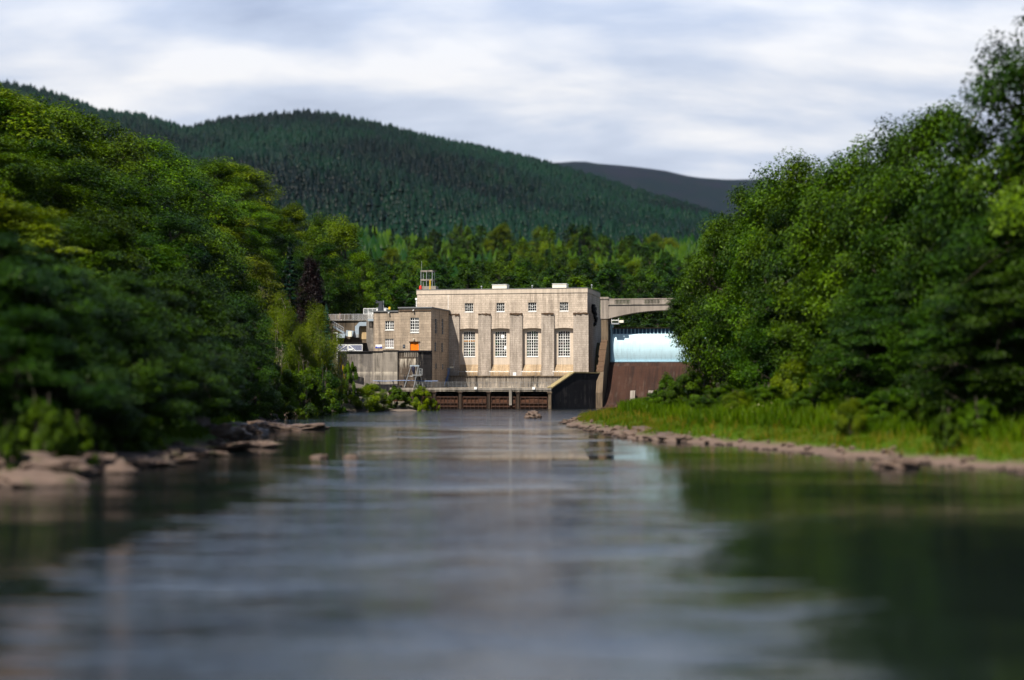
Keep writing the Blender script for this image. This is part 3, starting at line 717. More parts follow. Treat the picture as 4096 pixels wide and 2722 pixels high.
# ================================================================== LEFT APPROACH: crest walkway, stairs, duct, gate, lamp, person
CY = -1.0
cw = thing('crest_wall', 'brown streaked concrete dam wall carrying the railed crest walkway left of the annex', 'wall', (X_(1400, CY), CY, 6))
zc = Z_(1282, CY, 1400); c0, c1 = X_(1215, CY), X_(1472, CY)
q = MB(); q.box(c0, c1, CY, 6, 5, zc - .12); part(q, 'wall', M['damwall'], cw)
q = MB(); q.box(c0, c1, CY - .35, 6.2, zc - .117, zc); part(q, 'walkway', M['concrete_pale'], cw)
q = MB(); q.box(c0, c1 + 4, 5.2, 5.7, zc + .003, Z_(1258, 5, 1400)); part(q, 'stone_parapet', M['concrete'], cw)
q = MB(); a, b = X_(1438, CY - .05), X_(1469, CY - .05); q.box(a, b, CY - .12, CY - .003, Z_(1358, CY, 1450), Z_(1304, CY, 1450)); part(q, 'ochre_panel', M['ochre'], cw)
q = MB(); a = X_(1470, -5); q.box(a, wx0 - .1, -6, 0, 6, Z_(1284, -5, 1480)); part(q, 'side_block', M['concrete'], cw)
q = MB(); q.box(X_(1352, -9), X_(1452, -9), -9, CY - .2, 6, Z_(1372, -9, 1400)); part(q, 'dark_gallery', M['dark'], cw)
cr = thing('crest_railing', 'grey railing with mesh panels on the crest walkway', 'railing', (X_(1400, CY), CY - .2, zc))
q = MB(); zr = Z_(1258.5, CY, 1400); xs = np.linspace(c0, X_(1470, CY), 15)
for x in xs: q.box(x - .04, x + .04, CY - .25, CY - .17, zc, zr)
part(q, 'posts', M['steel'], cr)
q = MB(); q.box(c0, xs[-1], CY - .26, CY - .16, zr + .003, zr + .09); q.box(c0, xs[-1], CY - .25, CY - .17, zc + .15, zc + .21); part(q, 'rails', M['steel'], cr)
q = MB()
for x in np.linspace(X_(1408, CY), X_(1469, CY), 46): q.box(x - .012, x + .012, CY - .22, CY - .2, zc + .212, zr)
part(q, 'mesh_panel', M['steel'], cr)
# screens and crane on the annex roof edge
wf = thing('roof_screen', 'white framed screen fence on the left edge of the annex roof', 'screen', (X_(1480, -8), -8, wz1))
a, b, c, d = X_(1454, -8), X_(1545, -8), Z_(1256, -8, 1480), Z_(1236, -8, 1480)
q = MB()
for x in np.linspace(a, b, 6): q.box(x - .05, x + .05, -8.05, -7.95, c, d)
q.box(a, b, -8.06, -7.94, d + .003, d + .12); q.box(a, b, -8.06, -7.94, c - .1, c - .003); part(q, 'frame', M['white'], wf)
q = MB()
for x in np.linspace(a + .1, b - .1, 60): q.box(x - .025, x + .025, -8.01, -7.99, c, d)
part(q, 'slats', M['steel'], wf)
lv = thing('landing_rail', 'white railed steel landing between the crest walkway and the annex', 'landing', (X_(1480, -7), -7, Z_(1277, -7, 1480)))
a, b, c, d = X_(1471, -9), X_(1494, -9), Z_(1277, -9, 1480), Z_(1249, -9, 1480)
q = MB(); q.box(a, b, -9, -5, c - .5, c); part(q, 'floor', M['greysteel'], lv)
q = MB()
for x in np.linspace(a, b - .05, 5): q.box(x, x + .06, -9, -8.94, c, d - .3)
for k in range(10): y = -9 + .4 * k; q.box(a, a + .05, y, y + .05, c, d)
q.bar((a, -8.97, d + .05), (b, -8.97, d - .3), .07); part(q, 'rails', M['white'], lv)
dv_ = thing('davit_crane', 'small dark grey davit crane on the annex wing roof', 'crane', (X_(1524, -14), -14, wz1))
x, z0 = Lp(1524, 1243, -14); _, z1 = Lp(1524, 1214, -14); xl, _ = Lp(1505, 1214, -14)
q = MB(); q.prism([(x - .75, wz1), (x + .55, wz1), (x + .4, z1), (x - .35, z1)], 'y', -14.4, -13.8); part(q, 'post', M['darksteel'], dv_)
q = MB(); q.box(xl, x + .55, -14.4, -13.8, z1 + .003, z1 + .5); q.box(xl, xl + .3, -14.5, -13.7, z1 + .5, z1 + .7); part(q, 'jib', M['darksteel'], dv_)
q = MB(); q.tube([(x + .6, -14, wz1), (x + .6, -14, z1 + .6)], .1, 6); part(q, 'winch_pipe', M['steel'], dv_)
ya = thing('yellow_fitting', 'tiny yellow floodlight on a bar at the right of the davit crane', 'floodlight', (X_(1558, -14), -14, wz1))
x, z = Lp(1558, 1237, -14); x2 = X_(1535, -14)
q = MB(); q.tube([(x2, -14, wz1), (x2, -14, z), (x, -14, z)], .06, 5); part(q, 'arm', M['steel'], ya)
q = MB(); q.box(x - .2, x + .25, -14.2, -13.8, z - .1, z + .5); part(q, 'lamp', M['yellow'], ya)
# white cabinet on wing roof
wc = thing('roof_cabinet', 'low white cabinet on the annex wing roof behind the davit crane', 'cabinet', (X_(1520, -12), -12, wz1))
a, b = X_(1505, -12), X_(1543, -12); q = MB(); q.box(a, b, -12, -11, wz1, wz1 + .9); part(q, 'body', M['white'], wc)
q = MB(); q.box(a - .05, b + .05, -12.1, -10.9, wz1 + .903, wz1 + 1.0); part(q, 'lid', M['steel'], wc)

# duct
du = thing('ventilation_duct', 'galvanised square ventilation duct bending down the dam wall beside the ochre panel', 'duct', (X_(1430, CY), CY - .7, 12))
def c_(px, py): return Lp(px, py, CY - .6)
x0, z0 = c_(1469, 1297); x1, z1 = c_(1432, 1297); x2, z2 = c_(1430, 1338)
q = MB(); w_ = .48
q.box(x1 + .5, x0, CY - 1.1, CY - .14, z0 - w_, z0 + w_)
q.prism([(x1 + .497, z0 + w_), (x1 + .497, z0 - w_), (x2 + w_, z0 - 1.1), (x2 - w_, z0 - 1.1), (x2 - w_, z0 - .6)], 'y', CY - 1.1, CY - .14)
q.box(x2 - w_, x2 + w_, CY - 1.1, CY - .14, z2, z0 - 1.103); part(q, 'body', M['greysteel'], du)
q = MB(); q.prism([(x2 - w_ * 1.5, z2 - .8), (x2 + w_, z2 - .8), (x2 + w_, z2 - .003), (x2 - w_, z2 - .003)], 'y', CY - 1.3, CY - .14); part(q, 'outlet', M['steel'], du)
# stair
st = thing('steel_stair', 'grey steel stair with mesh sides climbing left up the dam wall', 'stair', (X_(1365, CY), CY - 2, 10))
SY = CY - 1.6
def s__(px, py): x, z = Lp(px, py, SY); return x, z
(ax_, azz), (bx_, bzz) = s__(1335, 1305), s__(1378, 1330)
q = MB(); q.prism([(ax_, azz), (bx_, bzz), (bx_, bzz - .35), (ax_, azz - .35)], 'y', SY - .6, SY + .6); part(q, 'flight', M['greysteel'], st)
q = MB()
for t in np.linspace(0, 1, 7):
    x, z = ax_ + (bx_ - ax_) * t, azz + (bzz - azz) * t; q.box(x - .04, x + .04, SY - .66, SY - .6, z, z + 1.1)
q.bar((ax_, SY - .63, azz + 1.1), (bx_, SY - .63, bzz + 1.1), .08); q.bar((ax_, SY - .63, azz + .5), (bx_, SY - .63, bzz + .5), .05)
part(q, 'guard_rail', M['steel'], st)
q = MB(); (cx, cz), (dx_, dz_) = s__(1350, 1353), s__(1418, 1335)
q.prism([(cx, cz), (X_(1381, SY), cz), (X_(1386, SY), Z_(1336, SY, 1385)), (cx, Z_(1336, SY, 1385))], 'y', SY - .7, SY + .8)
q.prism([(X_(1386.5, SY), Z_(1346, SY, 1385)), (X_(1412, SY), Z_(1347, SY, 1385)), (X_(1417, SY), Z_(1325, SY, 1385)), (X_(1387, SY), Z_(1322, SY, 1385))], 'y', SY - .6, SY + .8)
part(q, 'landing_box', M['greysteel'], st)
q = MB(); x, z = s__(1404, 1335); q.box(x - .5, x + .4, SY - .75, SY - .61, z - .8, z + .5); part(q, 'cream_door', M['cream'], st)

# gates, lamp post
GF = BF + 1.4
gt = thing('yard_gate', 'white barred double gate on top of the retaining wall beside the annex', 'gate', (X_(1400, GF), GF, zr1))
a, b, mgt = X_(1352, GF), X_(1450, GF), X_(1392, GF); gz0, gz1 = zr1 + .1, Z_(1379, GF, 1400)
for x0, x1, dr_ in ((a, mgt - .06, 1), (mgt + .06, b, -1)):
    q = MB()
    for x in (x0, x1 - .12): q.box(x, x + .12, GF - .06, GF + .06, gz0, gz1)
    q.box(x0 + .12, x1 - .12, GF - .055, GF + .055, gz1 - .14, gz1 - .003); q.box(x0 + .12, x1 - .12, GF - .055, GF + .055, gz0 + .05, gz0 + .16)
    p_ = [(x0 + .15, gz0 + .1), (x1 - .15, gz1 - .1)] if dr_ > 0 else [(x0 + .15, gz1 - .1), (x1 - 1.6, gz0 + .1)]
    q.bar((p_[0][0], GF - .08, p_[0][1]), (p_[1][0], GF - .08, p_[1][1]), .13); lf = part(q, 'leaf_frame', M['white'], gt)
    q = MB()
    for x in np.arange(x0 + .28, x1 - .15, .26): q.box(x - .05, x + .05, GF - .03, GF + .03, gz0 + .162, gz1 - .142)
    part(q, 'bars', plain('pale bar paint', (.42, .46, .66), .5), gt, lf)
q = MB(); x = X_(1399, GF); q.box(x - .2, x + .8, GF - .16, GF - .1, gz0 + .25, gz0 + .6); part(q, 'gate_notice', M['white'], gt)
lp = thing('lamp_post', 'slim white lamp post by the yard gate and the leafy tree', 'street lamp', (X_(1349, GF - .5), GF - .5, zr1 - 2))
x, z = Lp(1349, 1334, GF - .5); q = MB(); q.tube([(x, GF - .5, zr1 - 2), (x, GF - .5, z)], .07, 6); part(q, 'post', M['white'], lp)
q = MB(); q.box(x - .9, x + .15, GF - .7, GF - .3, z, z + .16); part(q, 'head', M['white'], lp)

# person on the crest walkway
def skin_body(name, chain, mat, parent, sub=2):
    """one skinned surface; chain = list of (id, parent id, xyz, radius)"""
    me = bpy.data.meshes.new(name); idx = {c[0]: i for i, c in enumerate(chain)}
    me.from_pydata([c[2] for c in chain], [(idx[c[1]], i) for i, c in enumerate(chain) if c[1]], [])
    o = link(name, me, parent); me.materials.append(mat)
    sk = o.modifiers.new('Skin', 'SKIN'); sk.use_smooth_shade = True
    for i, c in enumerate(chain):
        r = c[3]; me.skin_vertices[0].data[i].radius = r if isinstance(r, tuple) else (r, r)
    me.skin_vertices[0].data[0].use_root = True
    ss = o.modifiers.new('Subsurf', 'SUBSURF'); ss.levels = sub; ss.render_levels = sub
    return o
pxm, _ = Lp(1361, 1281, CY + .6)
per = thing('person', 'person in white t-shirt and grey shorts walking along the crest walkway', 'person', (pxm, CY + .6, zc))
# walks to the left (-x), right leg forward
ch = [('pelvis', None, (0, 0, .95), .13), ('waist', 'pelvis', (-.01, 0, 1.1), .125), ('chest', 'waist', (-.03, 0, 1.32), (.16, .13)), ('neck', 'chest', (-.05, 0, 1.48), .06), ('jaw', 'neck', (-.075, 0, 1.56), .075), ('head', 'jaw', (-.075, 0, 1.65), .10), ('top', 'head', (-.065, 0, 1.74), .06), ('nose', 'jaw', (-.165, 0, 1.61), .02),
      ('shl', 'chest', (-.03, -.2, 1.40), .062), ('ell', 'shl', (.07, -.25, 1.14), .043), ('wrl', 'ell', (-.08, -.25, .95), .032), ('hal', 'wrl', (-.15, -.25, .88), .038), ('fil', 'hal', (-.19, -.25, .82), .02), ('thl', 'hal', (-.18, -.22, .88), .012),
      ('shr', 'chest', (-.03, .2, 1.40), .062), ('elr', 'shr', (-.06, .25, 1.13), .043), ('wrr', 'elr', (-.26, .24, 1.02), .032), ('har', 'wrr', (-.33, .24, 1.0), .038), ('fir', 'har', (-.40, .24, .98), .02), ('thr', 'har', (-.36, .21, 1.03), .012),
      ('hil', 'pelvis', (0, -.1, .9), .095), ('knl', 'hil', (.12, -.1, .5), .06), ('anl', 'knl', (.36, -.1, .17), .042), ('tol', 'anl', (.26, -.11, .04), .04),
      ('hir', 'pelvis', (0, .1, .9), .095), ('knr', 'hir', (-.2, .1, .5), .06), ('anr', 'knr', (-.24, .1, .09), .042), ('tor', 'anr', (-.42, .11, .05), .04)]
skin_body('body', ch, M['skin'], per)
skin_body('shirt', [('a', None, (-.005, 0, .98), .15), ('b', 'a', (-.015, 0, 1.12), .15), ('c', 'b', (-.03, 0, 1.33), (.185, .155)), ('d', 'c', (-.045, 0, 1.46), .08), ('l', 'c', (-.03, -.2, 1.40), .085), ('l2', 'l', (.03, -.235, 1.22), .07), ('r', 'c', (-.03, .2, 1.40), .085), ('r2', 'r', (-.05, .235, 1.22), .07)], M['shirt'], per)
skin_body('shorts', [('a', None, (0, 0, .97), .145), ('b', 'a', (0, 0, .88), .14), ('l', 'b', (.03, -.1, .8), .11), ('l2', 'l', (.11, -.1, .54), .09), ('r', 'b', (-.05, .1, .8), .11), ('r2', 'r', (-.18, .1, .54), .09)], M['shorts'], per)
skin_body('hair', [('a', None, (-.05, 0, 1.70), .105), ('b', 'a', (-.02, 0, 1.62), .09)], M['hair'], per)
for s_, p_ in ((1, (-.32, .105, .04)), (2, (.32, -.105, .1))):
    q = MB(); x, y, z = p_; q.tube([(x + .14, y, z + .02), (x + .05, y, z + .03), (x - .08, y, z + .01), (x - .16, y, z)], [.04, .055, .05, .03], 8); q.build('shoe', M['white'], per)

# dark kerbs on the left bank by the fishway
KB = BF - 3
for nm, pts_, lab in (('kerb_wall', [(1330, 1495), (1388, 1497), (1452, 1512)], 'dark low stepped kerb wall at the foot of the retaining wall'), ('kerb_wall', [(1500, 1538), (1606, 1543)], 'black low kerb wall left of the tailrace deck'), ('kerb_wall', [(1548, 1619), (1728, 1621)], 'long black kerb at the water under the yellow green bushes')):
    ly = KB if pts_[0][1] < 1600 else DF - 2.0
    t = thing(nm, lab, 'kerb', (X_(pts_[0][0], ly), ly, 0), 'dark kerb walls on the fishway bank'); q = MB()
    for (p0, y0), (p1, y1) in zip(pts_[:-1], pts_[1:]):
        x0, z0 = Lp(p0, y0, ly); x1, z1 = Lp(p1, y1, ly); q.prism([(x0, z0), (x1, z1), (x1, z1 - 1.6), (x0, z0 - 1.6)], 'y', ly, ly + .7)
    part(q, 'concrete', M['black'], t)
HAZE = 0.9e-5; SUN = 5.0; EXPO = 0.82; FSTOP = .072; SKYGAIN = .55
SKYLOC = (0.3, 0.4, 0); SKYRAMP = [(.38, (.48, .55, .70)), (.49, (.65, .72, .86)), (.60, (.98, .98, 1.0))]
# ================================================================== TERRAIN
def lin(v, tab): return np.interp(v, [t[0] for t in tab], [t[1] for t in tab])
XLt = [(-60, -40), (60, -37), (98, -35), (121, -32.5), (151, -30), (200, -36), (257, -41), (300, -38), (320, -33), (345, -33), (420, -60), (900, -60)]
XRt = [(-60, 46), (60, 44), (110, 39.4), (127, 31.8), (151, 23.5), (167, 14.2), (217, 8.5), (240, 10), (280, 20), (310, 27), (345, 30), (420, 60), (900, 60)]
SL = [(-30, -1.6), (-3, -1.2), (0, 0.0), (1.5, .5), (4, 1.6), (9, 3.4), (16, 8), (26, 15), (40, 25), (70, 46), (120, 66), (220, 90), (400, 100), (2500, 180)]
SR = [(-30, -1.6), (-3, -1.2), (0, 0.0), (1.2, .4), (4, .95), (10, 1.9), (22, 3.3), (40, 5.2), (70, 11), (130, 24), (250, 50), (400, 70), (2500, 120)]
RIDGE = [(-1500, 100), (-700, 120), (-200, 150), (30, 186), (120, 205), (220, 246), (330, 260), (430, 288), (500, 268), (600, 258), (700, 250), (760, 254), (860, 275), (1000, 312), (1100, 333), (1200, 355), (1290, 378), (1400, 410), (1500, 440), (1600, 470), (1700, 505), (1900, 560), (2400, 640), (3500, 700)]
def sstep(t): t = np.clip(t, 0, 1); return t * t * (3 - 2 * t)
def zt(x, y):
    x = np.asarray(x, float); y = np.asarray(y, float)
    xl, xr = lin(y, XLt), lin(y, XRt)
    wob = np.sin(x * .31 + y * .17) * .5 + np.sin(y * .43 + x * .05) * .6
    sl, sr = xl - x + wob, x - xr + wob * .9 + np.sin(y * .9) * np.sin(y * .37 + 1) * .9
    zl, zr = lin(sl, SL), lin(sr, SR)
    z1 = np.maximum(zl, zr)
    # the bank beside the annex and behind the dam
    bank = sstep((y - 286) / 16.0) * sstep((-15.5 - x + wob) / 8.0)
    z1 = np.maximum(z1, -1.2 + bank * (1.9 + sstep((y - 296) / 12.0) * .8 + sstep((-26 - x) / 9.0) * 2.2 + sstep((-39 - x) / 9.0) * 7))
    # valley beyond the dam
    base = np.interp(y, [345, 430, 560, 700, 900, 1100], [15.5, 16.5, 26, 50, 78, 100])
    left = np.minimum(np.clip(-x - 45, 0, 800) * .8, 42 + np.clip(-x - 97, 0, 800) * .15) * np.interp(y, [345, 500, 900], [1, .75, .2])
    right = np.clip(x - 62, 0, 800) * .25 * np.interp(y, [345, 500, 900], [1, .7, .2])
    rx = [(p - 1180) / 3277 * 2000 for p, _ in RIDGE]; rz = [(867 - q) / 3277 * 2000 + 7 - 11 for _, q in RIDGE]
    ridge = np.interp(x * 2000 / np.maximum(y, 900), rx, rz)
    t = np.clip((y - 900) / 1100, 0, 1)
    far = base + left + right
    hill = 78 + (ridge - 78) * t ** .92 + 9 * np.sin(x * .012 + y * .006) * np.sin(y * .009) * np.sin(np.pi * np.clip(t, 0, 1))
    hill = np.where(y > 2000, ridge - (y - 2000) * .25, hill)
    far = np.where(y > 900, hill + (left + right) * np.clip(1 - t * 2, 0, 1), far)
    k = sstep((y - 342) / 10)
    return z1 * (1 - k) + far * k
gx = np.unique(np.concatenate([np.arange(-150, 151, 1.6), np.linspace(150, 1500, 60), -np.linspace(150, 1500, 60)]))
gy = np.unique(np.concatenate([np.arange(-40, 372, 2.0), np.linspace(372, 900, 70), np.linspace(900, 2300, 100)]))
GX, GY_ = np.meshgrid(gx, gy); GZ = zt(GX, GY_)
GZ += np.where((GZ > .1) & (GY_ < 350), (np.sin(GX * 1.9 + GY_ * .7) * np.sin(GY_ * 1.3 - GX * .4)) * .12, 0)
nx_, ny_ = len(gx), len(gy); ii = np.arange(nx_ * ny_).reshape(ny_, nx_)
GF_ = np.stack([ii[:-1, :-1], ii[:-1, 1:], ii[1:, 1:], ii[1:, :-1]], -1).reshape(-1, 4)
m = NT('ground'); p_ = m.pos(); sx = m.n('ShaderNodeSeparateXYZ'); m.l(p_, sx.inputs[0])
n1 = m.noise(p_, .35, 5, .6); n2 = m.noise(p_, 2.2, 4, .65); n3 = m.noise(p_, .06, 3)
grass = m.mix(n2, (.024, .060, .001), (.045, .085, .002)); grass = m.mix(m.ramp(n3, [(.45, 0), (.7, .5)]), grass, (.065, .062, .008))
soil = m.mix(n2, (.055, .042, .03), (.11, .085, .065))
stony = m.mix(n2, (.065, .046, .037), (.16, .115, .093))
hgt = m.math('ADD', sx.outputs[2], m.math('MULTIPLY', m.math('SUBTRACT', n1, .5), 1.3))
c = m.mix(m.ramp(m.math('DIVIDE', hgt, 3.0), [(.10, 0.0), (.24, 1.0)]), stony, grass)
c = m.mix(m.math('MULTIPLY', m.ramp(m.math('DIVIDE', sx.outputs[1], 400.0), [(.715, 0.0), (.73, 1.0)]), m.ramp(n1, [(.35, 1.0), (.75, .35)])), c, m.mix(n2, (.07, .058, .05), (.16, .135, .115)))
litter = m.ramp(m.math('DIVIDE', hgt, 12.0), [(.45, 0.0), (.7, 1.0)])
c = m.mix(litter, c, m.mix(n1, soil, (.035, .05, .012)))
c = m.mix(m.ramp(m.math('DIVIDE', sx.outputs[1], 1000.0), [(.355, 0.0), (.42, 1.0)]), c, (.007, .014, .006))
ground = link('ground', np_mesh('ground', np.stack([GX, GY_, GZ], -1).reshape(-1, 3), GF_, m.bsdf(c, .95, n2, .5, .15, spec=.1), smooth=True)); props(ground, kind='structure')

# far moorland hill
hx = np.linspace(-2200, 2600, 120); hy = np.linspace(3600, 5400, 24); HXg, HYg = np.meshgrid(hx, hy)
FR = [(-2000, 400), (600, 380), (1100, 372), (1290, 366), (1340, 362), (1375, 368), (1450, 374), (1530, 384), (1600, 400), (1680, 406), (1760, 404), (1900, 420), (2400, 470), (4000, 520)]
rz = np.interp(HXg * 5000 / HYg, [(p - 1180) / 3277 * 5000 for p, _ in FR], [(867 - q) / 3277 * 5000 for _, q in FR])
tt = np.clip((HYg - 3600) / 1400, 0, 1); HZg = rz * (.35 + .65 * tt) + 16 * np.sin(HXg * .011 + HYg * .004) * np.sin(HXg * .0043) * np.sin(np.pi * tt)
HZg = np.where(HYg > 5000, rz - (HYg - 5000) * .3, HZg)
ii = np.arange(HXg.size).reshape(HXg.shape); HF = np.stack([ii[:-1, :-1], ii[:-1, 1:], ii[1:, 1:], ii[1:, :-1]], -1).reshape(-1, 4)
m = NT('heather moor'); p_ = m.pos(); n1 = m.noise(p_, .006, 6, .65); n2 = m.noise(p_, .03, 4)
c = m.mix(m.ramp(n1, [(.42, 0.0), (.58, 1.0)]), (.004, .009, .013), (.009, .010, .018)); c = m.mix(m.ramp(n2, [(.45, 0), (.7, .6)]), c, (.008, .014, .012))
props(link('far_hill', np_mesh('far_hill', np.stack([HXg, HYg, HZg], -1).reshape(-1, 3), HF, m.bsdf(c, .95, spec=.05), smooth=True)), kind='structure')

# ================================================================== WATER
wx = np.unique(np.concatenate([np.linspace(-60, 60, 2)])); 
m = NT('river water'); p_ = m.pos()
big = m.noise(m.map(p_, (.10, .16, 1)), 1.0, 3, .5, .6)
mid_ = m.noise(m.map(p_, (.42, .62, 1)), 1.0, 3, .55, .4)
fin = m.noise(m.map(p_, (1.6, 2.6, 1)), 1.0, 3, .6)
calm = m.ramp(m.noise(m.map(p_, (.022, .05, 1), (4, 2, 0)), 1.0, 3, .5), [(.36, .3), (.64, 1.15)])
sep = m.n('ShaderNodeSeparateXYZ'); m.l(p_, sep.inputs[0])
riff = m.math('ADD', .8, m.math('MULTIPLY', m.ramp(m.math('DIVIDE', sep.outputs[1], 350.0), [(.55, 0.0), (.74, 1.0)]), 1.2))
h = m.math('ADD', m.math('MULTIPLY', big, .75), m.math('ADD', m.math('MULTIPLY', mid_, .22), m.math('MULTIPLY', m.math('MULTIPLY', fin, .13), riff)))
lat = m.math('ADD', m.math('DIVIDE', m.math('ABSOLUTE', m.math('ADD', sep.outputs[0], 2.5)), 24.0), m.math('MULTIPLY', m.math('SUBTRACT', m.noise(m.map(p_, (.035, .17, 1), (2, 5, 0)), 1.0, 3), .5), 1.0))
tongue = m.ramp(lat, [(.22, 1.0), (.50, .15)])
farr = m.ramp(m.math('DIVIDE', sep.outputs[1], 350.0), [(.5, 0.0), (.7, 1.0)])
reach = m.ramp(m.math('DIVIDE', m.math('ADD', sep.outputs[1], m.math('MULTIPLY', m.math('SUBTRACT', big, .5), 40.0)), 350.0), [(.05, .45), (.20, .72), (.31, .85), (.37, .28), (.50, .30), (.62, .6)])
h = m.math('MULTIPLY', m.math('MULTIPLY', m.math('MULTIPLY', h, 2.0), reach), m.math('MULTIPLY', calm, m.math('MAXIMUM', tongue, farr)))
b = m.n('ShaderNodeBsdfPrincipled', _Roughness=.05, _IOR=1.6); b.inputs['Base Color'].default_value = (.004, .006, .007, 1)
b.inputs['Specular IOR Level'].default_value = .5; b.inputs['Specular Tint'].default_value = (.75, .88, 1, 1)
bu = m.n('ShaderNodeBump', _Strength=1.0, _Distance=1.0); m.l(h, bu.inputs['Height']); m.l(bu.outputs[0], b.inputs['Normal']); m.l(b.outputs[0], m.out.inputs[0])
xs, ys = np.linspace(-75, 75, 16), np.linspace(-60, 344, 42); A, B = np.meshgrid(xs, ys); ii = np.arange(A.size).reshape(A.shape)
props(link('river_water', np_mesh('river_water', np.stack([A, B, A * 0], -1).reshape(-1, 3), np.stack([ii[:-1, :-1], ii[:-1, 1:], ii[1:, 1:], ii[1:, :-1]], -1).reshape(-1, 4), m.mat)), kind='structure')

# ================================================================== FOLIAGE
def leafmat(name, dark, light, trans=.35, hue=.022, rough=.5):
    m = NT(name); a = m.n('ShaderNodeAttribute', attribute_name='tint').outputs['Fac']
    c = m.mix(a, dark, light); oi = m.n('ShaderNodeObjectInfo').outputs['Random']
    hs = m.n('ShaderNodeHueSaturation'); m.l(c, hs.inputs['Color'])
    m.l(m.math('ADD', .5 - hue / 2, m.math('MULTIPLY', oi, hue)), hs.inputs['Hue']); m.l(m.math('ADD', .72, m.math('MULTIPLY', m.math('FRACT', m.math('MULTIPLY', oi, 7.31)), .55)), hs.inputs['Value'])
    hs.inputs['Saturation'].default_value = 1.22
    b = m.n('ShaderNodeBsdfPrincipled', _Roughness=rough); m.l(hs.outputs[0], b.inputs['Base Color']); b.inputs['Specular IOR Level'].default_value = .1
    t = m.n('ShaderNodeBsdfTranslucent'); m.l(m.mix(1.0, hs.outputs[0], (1.25, 1.3, .6), 'MULTIPLY'), t.inputs['Color'])
    mx = m.n('ShaderNodeMixShader'); mx.inputs[0].default_value = trans; m.l(b.outputs[0], mx.inputs[1]); m.l(t.outputs[0], mx.inputs[2]); m.l(mx.outputs[0], m.out.inputs[0])
    return m.mat
LM = {'lime': leafmat('lime green leaf', (.032, .062, .003), (.135, .18, .006), .3), 'green': leafmat('broad leaf', (.006, .022, .0005), (.070, .132, .001), .24),
      'dark': leafmat('dark leaf', (.003, .013, .001), (.032, .072, .003), .2),
      'yellow': leafmat('yellow green leaf', (.030, .055, .002), (.125, .170, .003), .28),
      'bright': leafmat('bright leaf', (.014, .046, .0005), (.100, .185, .0008), .28), 'olive': leafmat('olive leaf', (.04, .055, .010), (.09, .10, .022)),
      'purple': leafmat('copper beech leaf', (.004, .0025, .003), (.012, .006, .0055), .1, .01),
      'blue': leafmat('blue spruce needle', (.03, .075, .055), (.075, .14, .10), .1),
      'spruce': leafmat('spruce needle', (.0009, .0045, .0045), (.006, .021, .0125), .05, .03),
      'larch': leafmat('young conifer needle', (.008, .024, .006), (.050, .080, .014), .15, .06),
      'gold': leafmat('golden flower', (.30, .22, .01), (.5, .38, .02), .2)}
M['bark'] = plain('bark', (.075, .060, .045), .95, var=.6, scale=3)
M['palebark'] = plain('pale bark', (.26, .22, .17), .9, var=.5, scale=3)

def unit(v): return v / np.maximum(np.linalg.norm(v, axis=-1, keepdims=True), 1e-6)
def leaves(C, N, S, asp=.55, g=None):
    n = len(C); t = unit(np.cross(N, g.normal(size=(n, 3)))); b = np.cross(N, t)
    S = S[:, None]
    V = np.stack([C - t * S, C + b * S * asp + N * S * .12, C + t * S, C - b * S * asp + N * S * .12], 1).reshape(-1, 3)
    return V, np.arange(4 * n).reshape(-1, 4)

